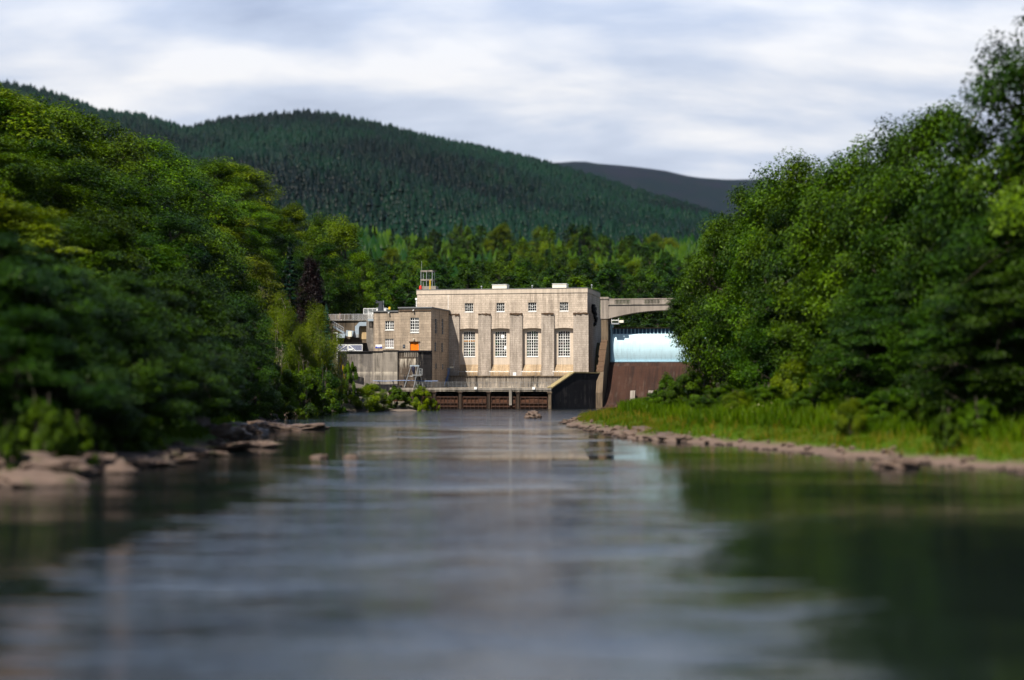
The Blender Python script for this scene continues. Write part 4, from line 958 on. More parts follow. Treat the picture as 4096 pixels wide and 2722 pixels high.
def broadleaf(seed, H=20.0, RAD=6.5, low=.1, K=170, per=130, leaf=.19, flat=.6, mat='green', bark='bark', rc=(1.0, 1.9), stems=1, shape=.75, lean=None):
    """tapered trunk with limbs, crown of leaf sprays round the limb ends -> (trunk mesh, crown mesh)"""
    g = np.random.default_rng(seed); lob = g.uniform(0, 6.28, 6); s = H / 20.0
    u = g.random(K) ** .85; az = g.random(K) * 6.283
    prof = np.sin(np.pi * (.06 + .90 * u ** shape)) ** .75
    lump = 1 + .22 * np.sin(2 * az + lob[0] + u * 5) + .15 * np.sin(3 * az + lob[1] - 7 * u) + .13 * np.sin(5 * az + lob[2] + 9 * u)
    rad = RAD * prof * lump * (g.uniform(.28, 1.0, K) ** .5) * (1 + .28 * (g.random(K) < .16))
    z = H * (low + (1 - low) * u * .96) + g.normal(size=K) * .65 * s
    lean = g.normal(size=2) * .03 * H if lean is None else np.array(lean) * H
    ul = low + (1 - low) * u; cx = np.stack([np.cos(az) * rad + lean[0] * ul, np.sin(az) * rad + lean[1] * ul, z], -1)
    mb = MB(); paths = []
    for k in range(stems):
        a = g.random() * 6.28; sp = 0 if stems == 1 else RAD * .25; n = 8
        p = [(math.cos(a) * sp * (.2 + i / n) + lean[0] * i / n + g.normal() * .02 * H * (i > 0) * .5, math.sin(a) * sp * (.2 + i / n) + lean[1] * i / n + g.normal() * .02 * H * (i > 0) * .5, -1.0 * s + (H * .9 + 1) * i / n) for i in range(n + 1)]
        r = [(.022 * H / stems ** .6) * (1.25 - 1.1 * i / n) + .02 for i in range(n + 1)]; mb.tube(p, r, 7); paths.append(np.array(p))
    trunk = np.concatenate(paths)
    lim = g.choice(K, size=min(16, K), replace=False); nodes = [trunk]
    for i in lim:
        t_ = trunk[np.argmin(np.abs(trunk[:, 2] - (cx[i, 2] - .45 * math.hypot(cx[i, 0], cx[i, 1]) - .5)))]
        mid = t_ * .45 + cx[i] * .55 + np.array([0, 0, .06 * H]) * g.random(); pp = [t_, t_ * .72 + mid * .28, mid, cx[i]]
        mb.tube(pp, [.0085 * H, .0065 * H, .004 * H, .0015 * H], 5); nodes.append(np.array([t_ * .4 + mid * .6, mid, mid * .5 + cx[i] * .5]))
    nodes = np.concatenate(nodes)
    for i in range(K):
        j = np.argmin(((nodes - cx[i]) ** 2).sum(1)); mb.tube([nodes[j], nodes[j] * .4 + cx[i] * .6 + np.array([0, 0, .015 * H]), cx[i]], [.0028 * H, .0018 * H, .0008 * H], 3, cap=False)
    tm = bpy.data.meshes.new('trunk'); tm.from_pydata(mb.v, [], mb.f); tm.materials.append(M[bark]); tm.update()
    RC = g.uniform(*rc, K) * s; n = K * per; ci = np.repeat(np.arange(K), per)
    d = unit(g.normal(size=(n, 3))) * (g.random(n) ** .42)[:, None]
    out = unit(np.stack([cx[:, 0], cx[:, 1], (cx[:, 2] - H * .55) * .8], -1))[ci]
    sc = np.stack([np.ones(n), np.ones(n), np.full(n, flat)], -1)
    C = cx[ci] + d * sc * RC[ci][:, None] + out * (.25 * RC[ci])[:, None]
    droop = (C[:, :2] - cx[ci][:, :2]); C[:, 2] -= .16 * (droop ** 2).sum(1) / np.maximum(RC[ci], .2)
    N = unit(np.array([0, 0, .75]) + out * .45 + d * .45 + g.normal(size=(n, 3)) * .42)
    V, F = leaves(C, N, g.uniform(.65, 1.25, n) * leaf * s, .5, g)
    tint = np.clip(.5 + g.normal(size=K)[ci] * .22 + g.normal(size=n) * .22, 0, 1)
    return tm, np_mesh('crown', V, F, LM[mat], tint)

def conifer(seed, H=20.0, RAD=3.2, mat='larch', levels=26, br=8, per=16, leaf=.30, low=.06):
    g = np.random.default_rng(seed); mb = MB(); mb.tube([(0, 0, -1), (0, 0, H * .5), (0, 0, H)], [.016 * H, .009 * H, .002 * H], 6)
    C, N, ti = [], [], []
    for l in range(levels):
        f = l / (levels - 1); z = H * (low + (.985 - low) * f); r = RAD * (1 - f) ** .85 * g.uniform(.8, 1.12) + .12
        for k in range(br):
            a = g.random() * 6.283; rr = r * g.uniform(.7, 1.12); d = np.array([math.cos(a), math.sin(a), 0]); tb = g.normal() * .2
            t = np.sqrt((np.arange(per) + g.random(per)) / per)
            p = np.array([0, 0, z]) + d * (rr * t)[:, None]; p[:, 2] += -.32 * rr * t + .18 * rr * t * t + g.normal(size=per) * .08
            p += np.cross(d, [0, 0, 1]) * (g.normal(size=per) * .16 * rr * (.4 + .6 * (1 - t)))[:, None]
            C.append(p); N.append(unit(np.array([0, 0, .8]) + d * .5 + g.normal(size=(per, 3)) * .4)); ti.append(np.clip(.5 + tb + g.normal(size=per) * .2, 0, 1))
            if k % 3 == 0: mb.tube([(0, 0, z), tuple(np.array([0, 0, z - .15 * rr]) + d * rr * .8)], [.0022 * H, .0008 * H], 3, cap=False)
    C, N, ti = np.concatenate(C), np.concatenate(N), np.concatenate(ti)
    V, F = leaves(C, N, g.uniform(.7, 1.3, len(C)) * leaf * H / 20, .5, g)
    tm = bpy.data.meshes.new('trunk'); tm.from_pydata(mb.v, [], mb.f); tm.materials.append(M['bark']); tm.update()
    return tm, np_mesh('crown', V, F, LM[mat], ti)

KIND = {}
def variants(key, fn, n, **kw): KIND[key] = [fn(100 * len(KIND) + i, **kw) + (kw.get('H', 20.0), kw['RAD']) for i in range(n)]
variants('oak', broadleaf, 4, RAD=6.6, K=105, per=330, leaf=.20, rc=(1.3, 2.5), flat=.66)
variants('round', broadleaf, 3, RAD=7.2, K=100, per=350, leaf=.20, flat=.58, shape=.85, rc=(1.5, 2.7))
variants('dark', broadleaf, 3, RAD=6.6, K=105, per=330, leaf=.19, mat='dark', rc=(1.3, 2.5), flat=.66)
variants('yellow', broadleaf, 3, RAD=5.6, K=100, per=300, leaf=.20, mat='yellow', flat=.6, rc=(1.2, 2.3))
variants('bright', broadleaf, 3, RAD=6.8, K=105, per=330, leaf=.20, mat='bright', rc=(1.3, 2.5), flat=.62)
variants('spray', broadleaf, 3, RAD=7.5, K=200, per=190, leaf=.19, mat='dark', flat=.28, rc=(1.5, 2.6))
variants('olive', broadleaf, 2, RAD=5.0, K=170, per=140, leaf=.18, mat='olive', shape=.7)
variants('purple', broadleaf, 1, RAD=4.2, K=220, per=150, leaf=.2, mat='purple', shape=.62)
variants('shrubtree', broadleaf, 2, H=12.0, RAD=5.0, K=95, per=420, leaf=.19, stems=4, bark='palebark', mat='lime', flat=.7, shape=.85, low=.08, rc=(1.6, 3.0))
variants('bush', broadleaf, 3, H=3.5, RAD=2.0, K=60, per=420, leaf=.46, stems=4, mat='green', flat=.8, low=.03, rc=(1.5, 3.2))
variants('yellowbush', broadleaf, 2, H=3.5, RAD=2.0, K=60, per=420, leaf=.44, stems=5, mat='lime', flat=.85, low=.03, rc=(2.0, 3.6))
variants('goldbush', broadleaf, 1, H=3.0, RAD=1.5, K=40, per=130, leaf=.5, stems=4, mat='gold', flat=.9, low=.2, rc=(1.2, 2.4))
variants('leaning', broadleaf, 1, RAD=4.4, K=150, per=170, leaf=.19, mat='dark', low=.60, lean=(-.27, 0))
variants('farwood', broadleaf, 4, RAD=7.0, K=110, per=80, leaf=.36, mat='dark', flat=.7)
variants('farwood_green', broadleaf, 2, RAD=6.6, K=110, per=80, leaf=.36, mat='green', flat=.7)
variants('larch', conifer, 3, RAD=3.4)
variants('bluespruce', conifer, 1, RAD=4.6, mat='blue', per=26, br=11, levels=30, leaf=.34)
variants('spruce', conifer, 2, RAD=3.4, mat='spruce')
counter = {}
def plant(kind, x, y, H, rad, label, cat='tree', group=None, name=None, z=None, rot=None):
    vs = KIND[kind]; k = counter.get(kind, 0); counter[kind] = k + 1
    tm, cm, h0, r0 = vs[k % len(vs)]
    nm = name or {'bush': 'shrub', 'yellowbush': 'shrub', 'goldbush': 'shrub', 'larch': 'conifer_tree', 'spruce': 'conifer_tree', 'bluespruce': 'conifer_tree'}.get(kind, 'broadleaf_tree')
    o = bpy.data.objects.new(nm, None); COL.objects.link(o); o.location = (x, y, float(zt(x, y)) - .1 if z is None else z)
    o.rotation_euler = (0, 0, random.random() * 6.28 if rot is None else rot); o.scale = (rad / r0, rad / r0, H / h0); o.empty_display_size = 1
    props(o, label, cat, group); link('trunk', tm, o); link('crown', cm, o)
    return o
def by_top(kind, px, py, d, rad, label, **k):
    """tree at distance d whose top shows at (px, py) on the 2359 px copy of the photo"""
    p = U(px, py, d); z = k.pop('z', None); zb = float(zt(p.x, d)) - .1 if z is None else z
    return plant(kind, p.x, d, max(p.z - zb, 1.5), rad, label, z=zb, **k)

LG = 'trees on the wooded left bank'
ORD = ['first', 'second', 'third', 'fourth', 'fifth', 'sixth', 'seventh', 'eighth', 'ninth', 'tenth', 'eleventh', 'twelfth', 'thirteenth', 'fourteenth']
KW = {'oak': 'green', 'round': 'broad green', 'dark': 'dark green', 'yellow': 'yellow green', 'spray': 'dark layered', 'bright': 'bright green', 'olive': 'olive green', 'spruce': 'dark pointed'}
# skyline of the left hillside, counted from the power station outwards
sky_l = [('yellow', 800, 515, 395, 7.5), ('bright', 745, 500, 402, 8), ('yellow', 665, 478, 410, 8), ('round', 605, 470, 412, 9), ('yellow', 545, 385, 415, 11), ('bright', 478, 372, 385, 11), ('round', 405, 378, 332, 11), ('bright', 335, 338, 302, 11), ('yellow', 262, 335, 282, 10), ('round', 190, 276, 266, 11), ('bright', 112, 240, 252, 11), ('yellow', 35, 215, 240, 11), ('bright', -60, 180, 230, 11), ('round', -160, 200, 225, 11)]
for i, (k, px, py, d, r) in enumerate(sky_l):
    by_top(k, px, py, d, r, f'{KW[k]} broadleaf tree on the left hillside skyline, {ORD[i]} from the dam', group=LG)
mid_l = [('bright', 836, 590, 385, 6.5), ('dark', 745, 575, 375, 7), ('dark', 648, 545, 372, 7), ('bright', 560, 470, 362, 9.5), ('yellow', 490, 480, 332, 9.5), ('round', 415, 455, 292, 10), ('dark', 340, 430, 264, 10), ('bright', 265, 425, 246, 9.5), ('round', 185, 385, 233, 10), ('dark', 110, 350, 221, 10), ('bright', 30, 330, 211, 10), ('round', -70, 320, 203, 10)]
for i, (k, px, py, d, r) in enumerate(mid_l):
    by_top(k, px, py, d, r, f'{KW[k]} broadleaf tree half way up the left hillside, {ORD[i]} from the dam', group=LG)
low_l = [('dark', 660, 600, 345, 6), ('olive', 585, 600, 302, 5.5), ('dark', 505, 560, 266, 7.5), ('oak', 450, 545, 236, 8), ('dark', 380, 520, 216, 8.5), ('bright', 300, 545, 201, 8), ('oak', 215, 500, 190, 8.5), ('oak', 140, 510, 180, 8.5), ('bright', 60, 480, 172, 9), ('yellow', -20, 470, 165, 8.5)]
for i, (k, px, py, d, r) in enumerate(low_l):
    by_top(k, px, py, d, r, f'{KW[k]} broadleaf tree behind the left shore trees, {ORD[i]} from the dam', group=LG)
shore_l = [('dark', 560, 690, 236, 5.2), ('spray', 505, 690, 215, 6.0), ('dark', 455, 640, 196, 6.5), ('spray', 400, 640, 176, 7), ('dark', 340, 690, 156, 7), ('dark', 265, 640, 146, 7), ('dark', 175, 650, 134, 7), ('spray', 70, 585, 126, 7), ('dark', -30, 570, 120, 7)]
for i, (k, px, py, d, r) in enumerate(shore_l):
    by_top(k, px, py, d, r, f'{KW[k]} broadleaf tree leaning over the left shore, {ORD[i]} from the dam', group=LG)
front_l = [('dark', 560, 800, 210, 4.4), ('dark', 455, 790, 165, 5.2), ('dark', 370, 800, 146, 5.5), ('dark', 290, 760, 130, 5.5), ('dark', 150, 740, 118, 5.5), ('dark', 30, 735, 110, 5.5)]
for i, (k, px, py, d, r) in enumerate(front_l):
    by_top(k, px, py, d, r, f'{KW[k]} young tree reaching down to the left shore rocks, {ORD[i]} from the dam', group=LG)
by_top('purple', 722, 592, 300, 3.1, 'near black copper beech tree rising between green trees left of the annex')
by_top('spruce', 668, 560, 320, 4.5, 'dark narrow conifer standing between pale green trees left of the copper beech')
by_top('bluespruce', 752, 702, 296, 3.0, 'blue green spruce tip behind the leafy multi stemmed tree by the annex')
for z_, a in ((None, ('shrubtree', 728, 716, 284, 5.0, 'bright leafy multi stemmed tree left of the yard gate')), (None, ('shrubtree', 642, 695, 268, 3.6, 'open yellow green tree with pale stems on the left bank')), (None, ('shrubtree', 692, 760, 275, 3.2, 'small yellow green tree between the multi stemmed tree and the shaded woods'))):
    by_top(*a)
# annex-side bushes
for k, px, py, d, r, lab in (('bush', 805, 835, 297, 1.7, 'small round green bush at the foot of the retaining wall'), ('goldbush', 787, 826, 298, 1.0, 'golden flowered bush beside the retaining wall corner'), ('yellowbush', 852, 890, 294, 3.2, 'large yellow green bush on the bank left of the tailrace deck'), ('bush', 912, 893, 299, 2.5, 'green bush between the two yellow green bushes by the deck'), ('yellowbush', 968, 894, 301, 2.1, 'round yellow bush at the left end of the tailrace openings'), ('yellowbush', 998, 922, 302, 1.1, 'low straggly yellow bush hanging over the black kerb'),
                             ('bush', 745, 862, 272, 4.0, 'dense dark green bush at the water left of the fishway bank'), ('bush', 700, 850, 262, 4.2, 'large green bush under the multi stemmed tree'), ('yellowbush', 712, 832, 278, 3.0, 'pale green bush right under the multi stemmed tree stems'), ('bush', 640, 850, 250, 4.5, 'shaded bush at the bend of the left shore'), ('bush', 770, 900, 284, 2.6, 'low bush at the water below the fishway bank'), ('bush', 590, 880, 225, 4.2, 'shaded bush above the long rock spur'),
                             ('bush', 95, 930, 103, 2.0, 'bright green bush on the nearest left rocks'), ('bush', 170, 965, 106, 1.6, 'small green bush in a cleft of the nearest left rocks'), ('bush', 275, 930, 122, 2.6, 'dark bush overhanging the left rocks'), ('bush', 20, 985, 97, .9, 'grass green tuft on the pink rock at the photo edge'), ('bush', 60, 985, 104, 1.2, 'low leafy bush between the two nearest left rocks'), ('bush', 225, 985, 113, 1.3, 'low bush above the rounded rock slab on the left shore'), ('bush', 335, 985, 126, 1.5, 'low dark bush above the pale rock shelf on the left shore')):
    by_top(k, px, py, d, r, lab, cat='shrub')

RG = 'trees on the right bank'
sky_r = [('oak', 1630, 588, 262, 5.2), ('bright', 1658, 545, 250, 6), ('oak', 1672, 508, 240, 6.5), ('round', 1722, 458, 228, 7.5), ('oak', 1780, 408, 216, 8), ('round', 1855, 380, 206, 8.5), ('oak', 1940, 376, 196, 8.5), ('oak', 2020, 336, 186, 8.5), ('dark', 2100, 298, 176, 8.0), ('oak', 2165, 258, 165, 7), ('dark', 2345, 88, 142, 8.5), ('oak', 2450, 130, 138, 9)]
for i, (k, px, py, d, r) in enumerate(sky_r):
    by_top(k, px, py, d, r, f'{KW[k]} broadleaf tree on the right bank skyline, {ORD[i]} from the bridge', group=RG)
mid_r = [('oak', 1738, 640, 238, 4.6), ('oak', 1762, 600, 226, 6.0), ('oak', 1765, 545, 212, 6.5), ('dark', 1845, 500, 198, 7), ('oak', 1925, 480, 186, 7.5), ('oak', 2015, 450, 174, 7), ('dark', 2110, 430, 163, 7), ('spray', 2200, 500, 152, 6.5), ('spray', 2330, 470, 138, 8), ('spray', 2420, 420, 132, 8)]
for i, (k, px, py, d, r) in enumerate(mid_r):
    by_top(k, px, py, d, r, f'{KW[k]} broadleaf tree in the middle rank on the right bank, {ORD[i]} from the bridge', group=RG)
low_r = [('oak', 1776, 690, 224, 4.2), ('oak', 1812, 660, 208, 5.5), ('dark', 1820, 650, 194, 6), ('oak', 1900, 640, 182, 6.2), ('dark', 1990, 650, 168, 6.2), ('spray', 2085, 640, 157, 6.8), ('dark', 2175, 690, 149, 5.6), ('spray', 2262, 640, 140, 6.8), ('spray', 2350, 600, 132, 7.2)]
for i, (k, px, py, d, r) in enumerate(low_r):
    by_top(k, px, py, d, r, f'{KW[k]} broadleaf tree with branches down to the right bank grass, {ORD[i]} from the bridge', group=RG)
by_top('leaning', 1632, 684, 244, 3.3, 'dense dark tree leaning out across the bridge balustrade', rot=0.0)
SG = 'shrubs at the edge of the right bank grass'
sh_r = [('bush', 1545, 868, 214, 2.6, 'tallest pale green bush in front of the brown spillway'), ('bush', 1525, 900, 208, 2.2, 'low rounded bush nearest the pale spillway blocks'), ('bush', 1590, 862, 205, 3.0, 'broad green bush under the tree beside the spillway'), ('yellowbush', 1830, 832, 178, 2.6, 'yellow green bush standing out of the dark right bank trees'), ('bush', 1660, 890, 190, 3.0, 'leafy bush below the trees, next outwards from the spillway bushes'), ('bush', 1760, 890, 178, 2.8, 'leafy green bush below the yellow green bush'), ('bush', 1880, 890, 164, 2.6, 'green bush at the grass edge under the dark trees'), ('bush', 2040, 905, 146, 2.2, 'small bush in the dark gap of the right bank trees'), ('bush', 2120, 915, 138, 1.9, 'small bush at the grass edge under layered branches'), ('bush', 2260, 925, 128, 1.9, 'low bush under the large overhanging tree at the right edge'), ('yellowbush', 1700, 905, 176, 1.9, 'small yellow green bush out in the tall grass near the spillway bushes'), ('bush', 1630, 915, 182, 1.8, 'small green bush out in the grass closest to the gravel spit'), ('yellowbush', 1960, 925, 142, 1.5, 'small yellow green bush in the middle of the long grass'), ('bush', 2180, 950, 122, 1.2, 'small green bush low in the grass near the right waterline')]
for k, px, py, d, r, lab in sh_r: by_top(k, px, py, d, r, lab, cat='shrub', group=SG)

# woodland behind the dam
g = random.Random(11)
rows = [(400, 668, 11), (440, 640, 12), (485, 618, 12), (540, 600, 12)]
for ri, (d, py, n) in enumerate(rows):
    for i in range(n):
        px = 860 + (1640 - 860) * (i + g.uniform(.15, .85)) / n
        by_top(g.choice(['farwood', 'farwood', 'farwood_green']), px, py + g.uniform(-14, 14), d + g.uniform(-12, 12), g.uniform(6, 8.5), 'round dark green tree in the woodland between the hall roof and the conifers', group='round trees in the woodland behind the dam')
for px, py, d in ((1520, 735, 372), (1440, 738, 368), (1590, 730, 376), (905, 668, 385), (940, 690, 380)):
    by_top('farwood', px, py, d, 6.5, 'round dark green tree close behind the dam, seen past the bridge or the annex roof', group='trees close behind the dam')
for i in range(110):
    d = g.uniform(580, 800); px = g.uniform(845, 1620); top = np.interp(d, [590, 800], [585, 505]) + g.uniform(-10, 16) + (px > 1300) * (px - 1300) * .1
    if g.random() < .5:
        by_top(g.choice(['farwood_green', 'farwood_green', 'farwood', 'yellow']), px, top + 8, d, g.uniform(5, 8), 'round green tree among the plantation conifers under the hill', group='round trees among the plantation conifers'); continue
    kd = 'spruce' if (px < 980 and g.random() < .7) or g.random() < .15 else 'larch'
    by_top(kd, px, top, d, g.uniform(3.0, 5.4), 'dark slender conifer in the plantation under the hill' if kd == 'spruce' else 'light green slender conifer in the plantation under the hill', group='dark conifers in the plantation' if kd == 'spruce' else 'light green conifers in the plantation')

# far hill forest: one mass of low conifers
def mass(n, ylo, yhi, mat, seed, hmin, hmax, xr=.40, x0=None):
    g = np.random.default_rng(seed); y = np.sqrt(g.random(n) * (yhi ** 2 - ylo ** 2) + ylo ** 2); x = y * g.uniform(-xr, xr, n) if x0 is None else y * g.uniform(x0[0], x0[1], n)
    z = zt(x, y) - 1; H = g.uniform(hmin, hmax, n); r = H * g.uniform(.2, .42, n); Vs, Fs, ts = [], [], []; off = 0; tn = np.clip(.42 + .5 * np.sin(x * .013 + 2 + np.sin(y * .01)) * np.sin(y * .008 + x * .004) + .2 * np.sin(x * .05) * np.sin(y * .03) + g.normal(size=n) * .16, 0, 1)
    for a0, a1, rr in ((.12, .62, 1.0), (.38, .84, .72), (.64, 1.0, .42)):
        k = 6; ang = np.arange(k) / k * 6.283; jit = g.uniform(.65, 1.3, (n, k)); ph = g.random(n)[:, None] * 6.28
        ring = np.stack([x[:, None] + np.cos(ang + ph) * (r * rr)[:, None] * jit, y[:, None] + np.sin(ang + ph) * (r * rr)[:, None] * jit, (z + H * a0)[:, None] - g.uniform(0, .08, (n, k)) * H[:, None]], -1)
        tip = np.stack([x, y, z + H * a1], -1)[:, None, :]
        V = np.concatenate([ring, tip], 1).reshape(-1, 3); b = np.arange(n)[:, None, None] * (k + 1) + off
        F = np.stack([np.arange(k), (np.arange(k) + 1) % k, np.full(k, k)], -1)[None] + b
        Vs.append(V); Fs.append(F.reshape(-1, 3)); ts.append(np.repeat(tn, k)); off += len(V)
    return np.concatenate(Vs), np.concatenate(Fs), np.concatenate(ts)
V, F, t_ = mass(36000, 880, 2040, 'spruce', 5, 6, 17); props(link('hill_forest', np_mesh('hill_forest', V, F, LM['spruce'], t_)), 'dark conifer forest covering the far hillside', 'forest', kind='stuff')
V, F, t_ = mass(2200, 640, 900, 'larch', 6, 8, 20, x0=(-.12, .16)); props(link('plantation_forest', np_mesh('plantation_forest', V, F, LM['larch'], t_)), 'light green conifer plantation at the foot of the hill', 'forest', kind='stuff')

# undergrowth and grass on the banks
def tufts(n, side, seed, smin, smax, hmin, hmax, mat, ylo, yhi, w, dens=3):
    g = np.random.default_rng(seed); y = g.uniform(ylo, yhi, n); s = g.uniform(smin, smax, n)
    x = lin(y, XRt) + s if side > 0 else lin(y, XLt) - s
    z = zt(x, y); ok = z > .45; x, y, z = x[ok], y[ok], z[ok]; n = len(x)
    C = np.repeat(np.stack([x, y, z], -1), dens, 0); n = len(C); C[:, :2] += g.normal(size=(n, 2)) * .15
    h = g.uniform(hmin, hmax, n); a = g.random(n) * 6.283; wv = np.stack([np.cos(a), np.sin(a), 0 * a], -1) * (w * h)[:, None]
    tip = C + np.stack([g.normal(size=n) * .25 * h, g.normal(size=n) * .25 * h, h], -1); C[:, 2] -= .1
    V = np.stack([C - wv, C + wv, tip], 1).reshape(-1, 3)
    return V, np.arange(3 * n).reshape(-1, 3), np.clip(.5 + .3 * np.sin(C[:, 0] * .5) * np.sin(C[:, 1] * .23) + g.normal(size=n) * .22, 0, 1)
LM['grass'] = leafmat('grass blade', (.020, .050, .0006), (.066, .112, .001), .25, .0)
V, F, t_ = (np.concatenate([p, q_ ]) if i != 1 else np.concatenate([p, q_ + F0]) for i, (p, q_, F0) in enumerate((lambda A, B: [(A[0], B[0], 0), (A[1], B[1], len(A[0])), (A[2], B[2], 0)])(tufts(36000, 1, 3, 1.4, 26, .2, .6, 'grass', 92, 320, .10), tufts(17000, 1, 33, 8, 32, .7, 1.9, 'grass', 92, 300, .07)))); props(link('grass', np_mesh('grass', V, F, LM['grass'], t_)), 'bright green rough grass on the right bank', 'grass', kind='stuff')
LM['straw'] = leafmat('dry grass blade', (.12, .10, .025), (.24, .19, .06), .3, .0)
V, F, t_ = tufts(4500, 1, 4, 1.2, 24, .4, 1.1, 'straw', 105, 300, .05); props(link('dry_grass', np_mesh('dry_grass', V, F, LM['straw'], t_)), 'straw coloured dry grass on the gravel spit', 'grass', kind='stuff')
V, F, t_ = tufts(14000, -1, 8, 2.5, 14, .3, .8, 'grass', 85, 300, .12); props(link('bank_undergrowth', np_mesh('bank_undergrowth', V, F, LM['grass'], t_)), 'green undergrowth on the left bank', 'undergrowth', kind='stuff')
LM['cream'] = leafmat('cream flower', (.30, .27, .16), (.5, .46, .3), .3, .0)
g2 = np.random.default_rng(21); n = 420; y = g2.uniform(118, 215, n); s = g2.uniform(12, 30, n); x = lin(y, XRt) + s; z = zt(x, y) + g2.uniform(.6, 1.4, n)
V, F = leaves(np.stack([x, y, z], -1), unit(g2.normal(size=(n, 3)) + [0, -.5, .6]), g2.uniform(.06, .14, n), .7, g2); props(link('meadow_flowers', np_mesh('meadow_flowers', V, F, LM['cream'], g2.random(n))), 'cream meadow flowers along the top of the right bank grass', 'flowers', kind='stuff')

# ================================================================== ROCKS
def rockmesh(seed, sub=4, rough=.34):
    import bmesh
    from mathutils import noise as mn
    bm = bmesh.new(); bmesh.ops.create_icosphere(bm, subdivisions=sub, radius=1); o = Vector((seed * 3.7, seed * 1.3, 0))
    for v in bm.verts:
        p = v.co.normalized(); f = 1 + rough * mn.noise(p * 1.2 + o) + rough * .55 * mn.noise(p * 2.7 + o) + rough * .4 * mn.noise(p * 6 + o) + rough * .22 * mn.noise(p * 13 + o)
        f -= .16 * max(0, math.sin(p.z * 8 + p.x * 3 + mn.noise(p * 2 + o) * 5)); v.co = p * f
    me = bpy.data.meshes.new('rock'); bm.to_mesh(me); bm.free(); me.polygons.foreach_set('use_smooth', [True] * len(me.polygons))
    return me
m = NT('pink brown rock'); p_ = m.pos(); n1 = m.noise(p_, .8, 5, .65); n2 = m.noise(m.map(p_, (1, 1, 3.5)), 1.7, 5, .7); sx = m.n('ShaderNodeSeparateXYZ'); m.l(p_, sx.inputs[0])
c = m.mix(n1, (.060, .040, .031), (.165, .115, .092)); c = m.mix(m.ramp(n2, [(.42, 0), (.68, .8)]), c, (.09, .062, .048)); c = m.mix(m.ramp(m.noise(p_, .35, 3), [(.56, 0), (.68, .75)]), c, (.05, .06, .018))
wet = m.ramp(m.math('ADD', sx.outputs[2], m.math('MULTIPLY', n1, .4)), [(.2, .32), (.62, 1.0)]); c = m.mix(1.0, c, wet, 'MULTIPLY')
M['rock'] = m.bsdf(c, .85, n2, .7, .12, spec=.25)
m = NT('dark wet rock'); p_ = m.pos(); n1 = m.noise(p_, 1.2, 5, .65)
M['darkrock'] = m.bsdf(m.mix(n1, (.035, .025, .02), (.13, .085, .062)), .6, n1, .7, .12)
RM = [rockmesh(i) for i in range(6)]
for me in RM: me.materials.append(M['rock'])
RD = [me.copy() for me in RM]
for me in RD: me.materials[0] = M['darkrock']
def rock(px, py, d, sx_, sy_, sz_, label, name='boulder', group=None, cat='rock', dark=False, z=None, rot=None):
    p = U(px, py, d); k = counter['rock'] = counter.get('rock', 0) + 1
    o = link(name, (RD if dark else RM)[k % 6]); o.location = (p.x, d, p.z if z is None else z); o.scale = (sx_, sy_, sz_); o.rotation_euler = (random.uniform(-.15, .15), random.uniform(-.15, .15), random.random() * .6 - .3 if rot is None else rot)
    return props(o, label, cat, group)
OG = 'rock outcrops along the left shore'
for px, py, d, a, b, c_h, lab in ((30, 1040, 100, 5.0, 4.6, 1.7, 'largest pink brown rock outcrop at the bottom left edge'), (110, 1010, 105, 4.2, 3.6, 1.5, 'pink rock hump beside the small green bush on the left shore'), (190, 1030, 109, 4.0, 3.4, 1.25, 'rounded pink rock slab right of the green bush'), (85, 1062, 96, 3.4, 2.6, .8, 'low rock ledge dipping into dark water at the left'), (270, 1030, 116, 4.4, 3.2, 1.0, 'flat pink rock shelf under the overhanging dark bush'), (350, 1035, 122, 4, 3, .8, 'pale rock shelf in mid left shore'), (430, 1030, 131, 3.8, 2.8, .65, 'low pink rock ledge reaching towards the channel'), (510, 1028, 140, 3.6, 2.2, .45, 'thin rock ledge almost awash off the left shore'), (585, 1025, 147, 2.6, 2.0, .45, 'last low rock of the pink ledge in the channel'),
                                ):
    rock(px, py, d, a, b, c_h, lab, 'rock_outcrop', OG, z=.1)
for px, py, d, a, b, c_h, lab in ((410, 960, 160, 4.4, 4, 3.0, 'dark slanting rock face under the left shore trees'), (470, 985, 158, 4.8, 4, 2.0, 'dark brown rock mound at the root of the rock spur'), (545, 985, 185, 4.6, 3, 1.2, 'dark middle rock of the spur pointing to the channel'), (620, 988, 192, 4.4, 2.8, 1.0, 'brown low rock of the spur, next to its tip'), (690, 990, 196, 4.0, 2.2, .75, 'brown tip rock of the spur in the channel')):
    rock(px, py, d, a, b, c_h, lab, 'rock_outcrop', OG, z=.05, dark=True)
rock(1228, 970, 248, 1.35, 1.1, 1.05, 'dark round boulder alone in the middle of the river', dark=True, z=.25)
rock(2065, 1085, 114, 2.0, 1.4, .75, 'brown boulder in the water off the right bank', z=.1, dark=True)
rock(735, 1053, 128, .9, .7, .35, 'small brown rock awash in the river, the left one of two', 'boulder', z=-.05, dark=True); rock(808, 1053, 128, .8, .6, .33, 'small brown rock awash in the river, the right one of two', 'boulder', z=-.05, dark=True)
rock(1500, 995, 172, 3.4, 2.0, .9, 'dark brown rock heap at the bend of the right shore', 'boulder', z=.1, dark=True); rock(1545, 1002, 163, 2.6, 1.8, .7, 'second dark rock just outwards of the rock heap on the right shore', 'boulder', z=.15, dark=True)
g = random.Random(5)
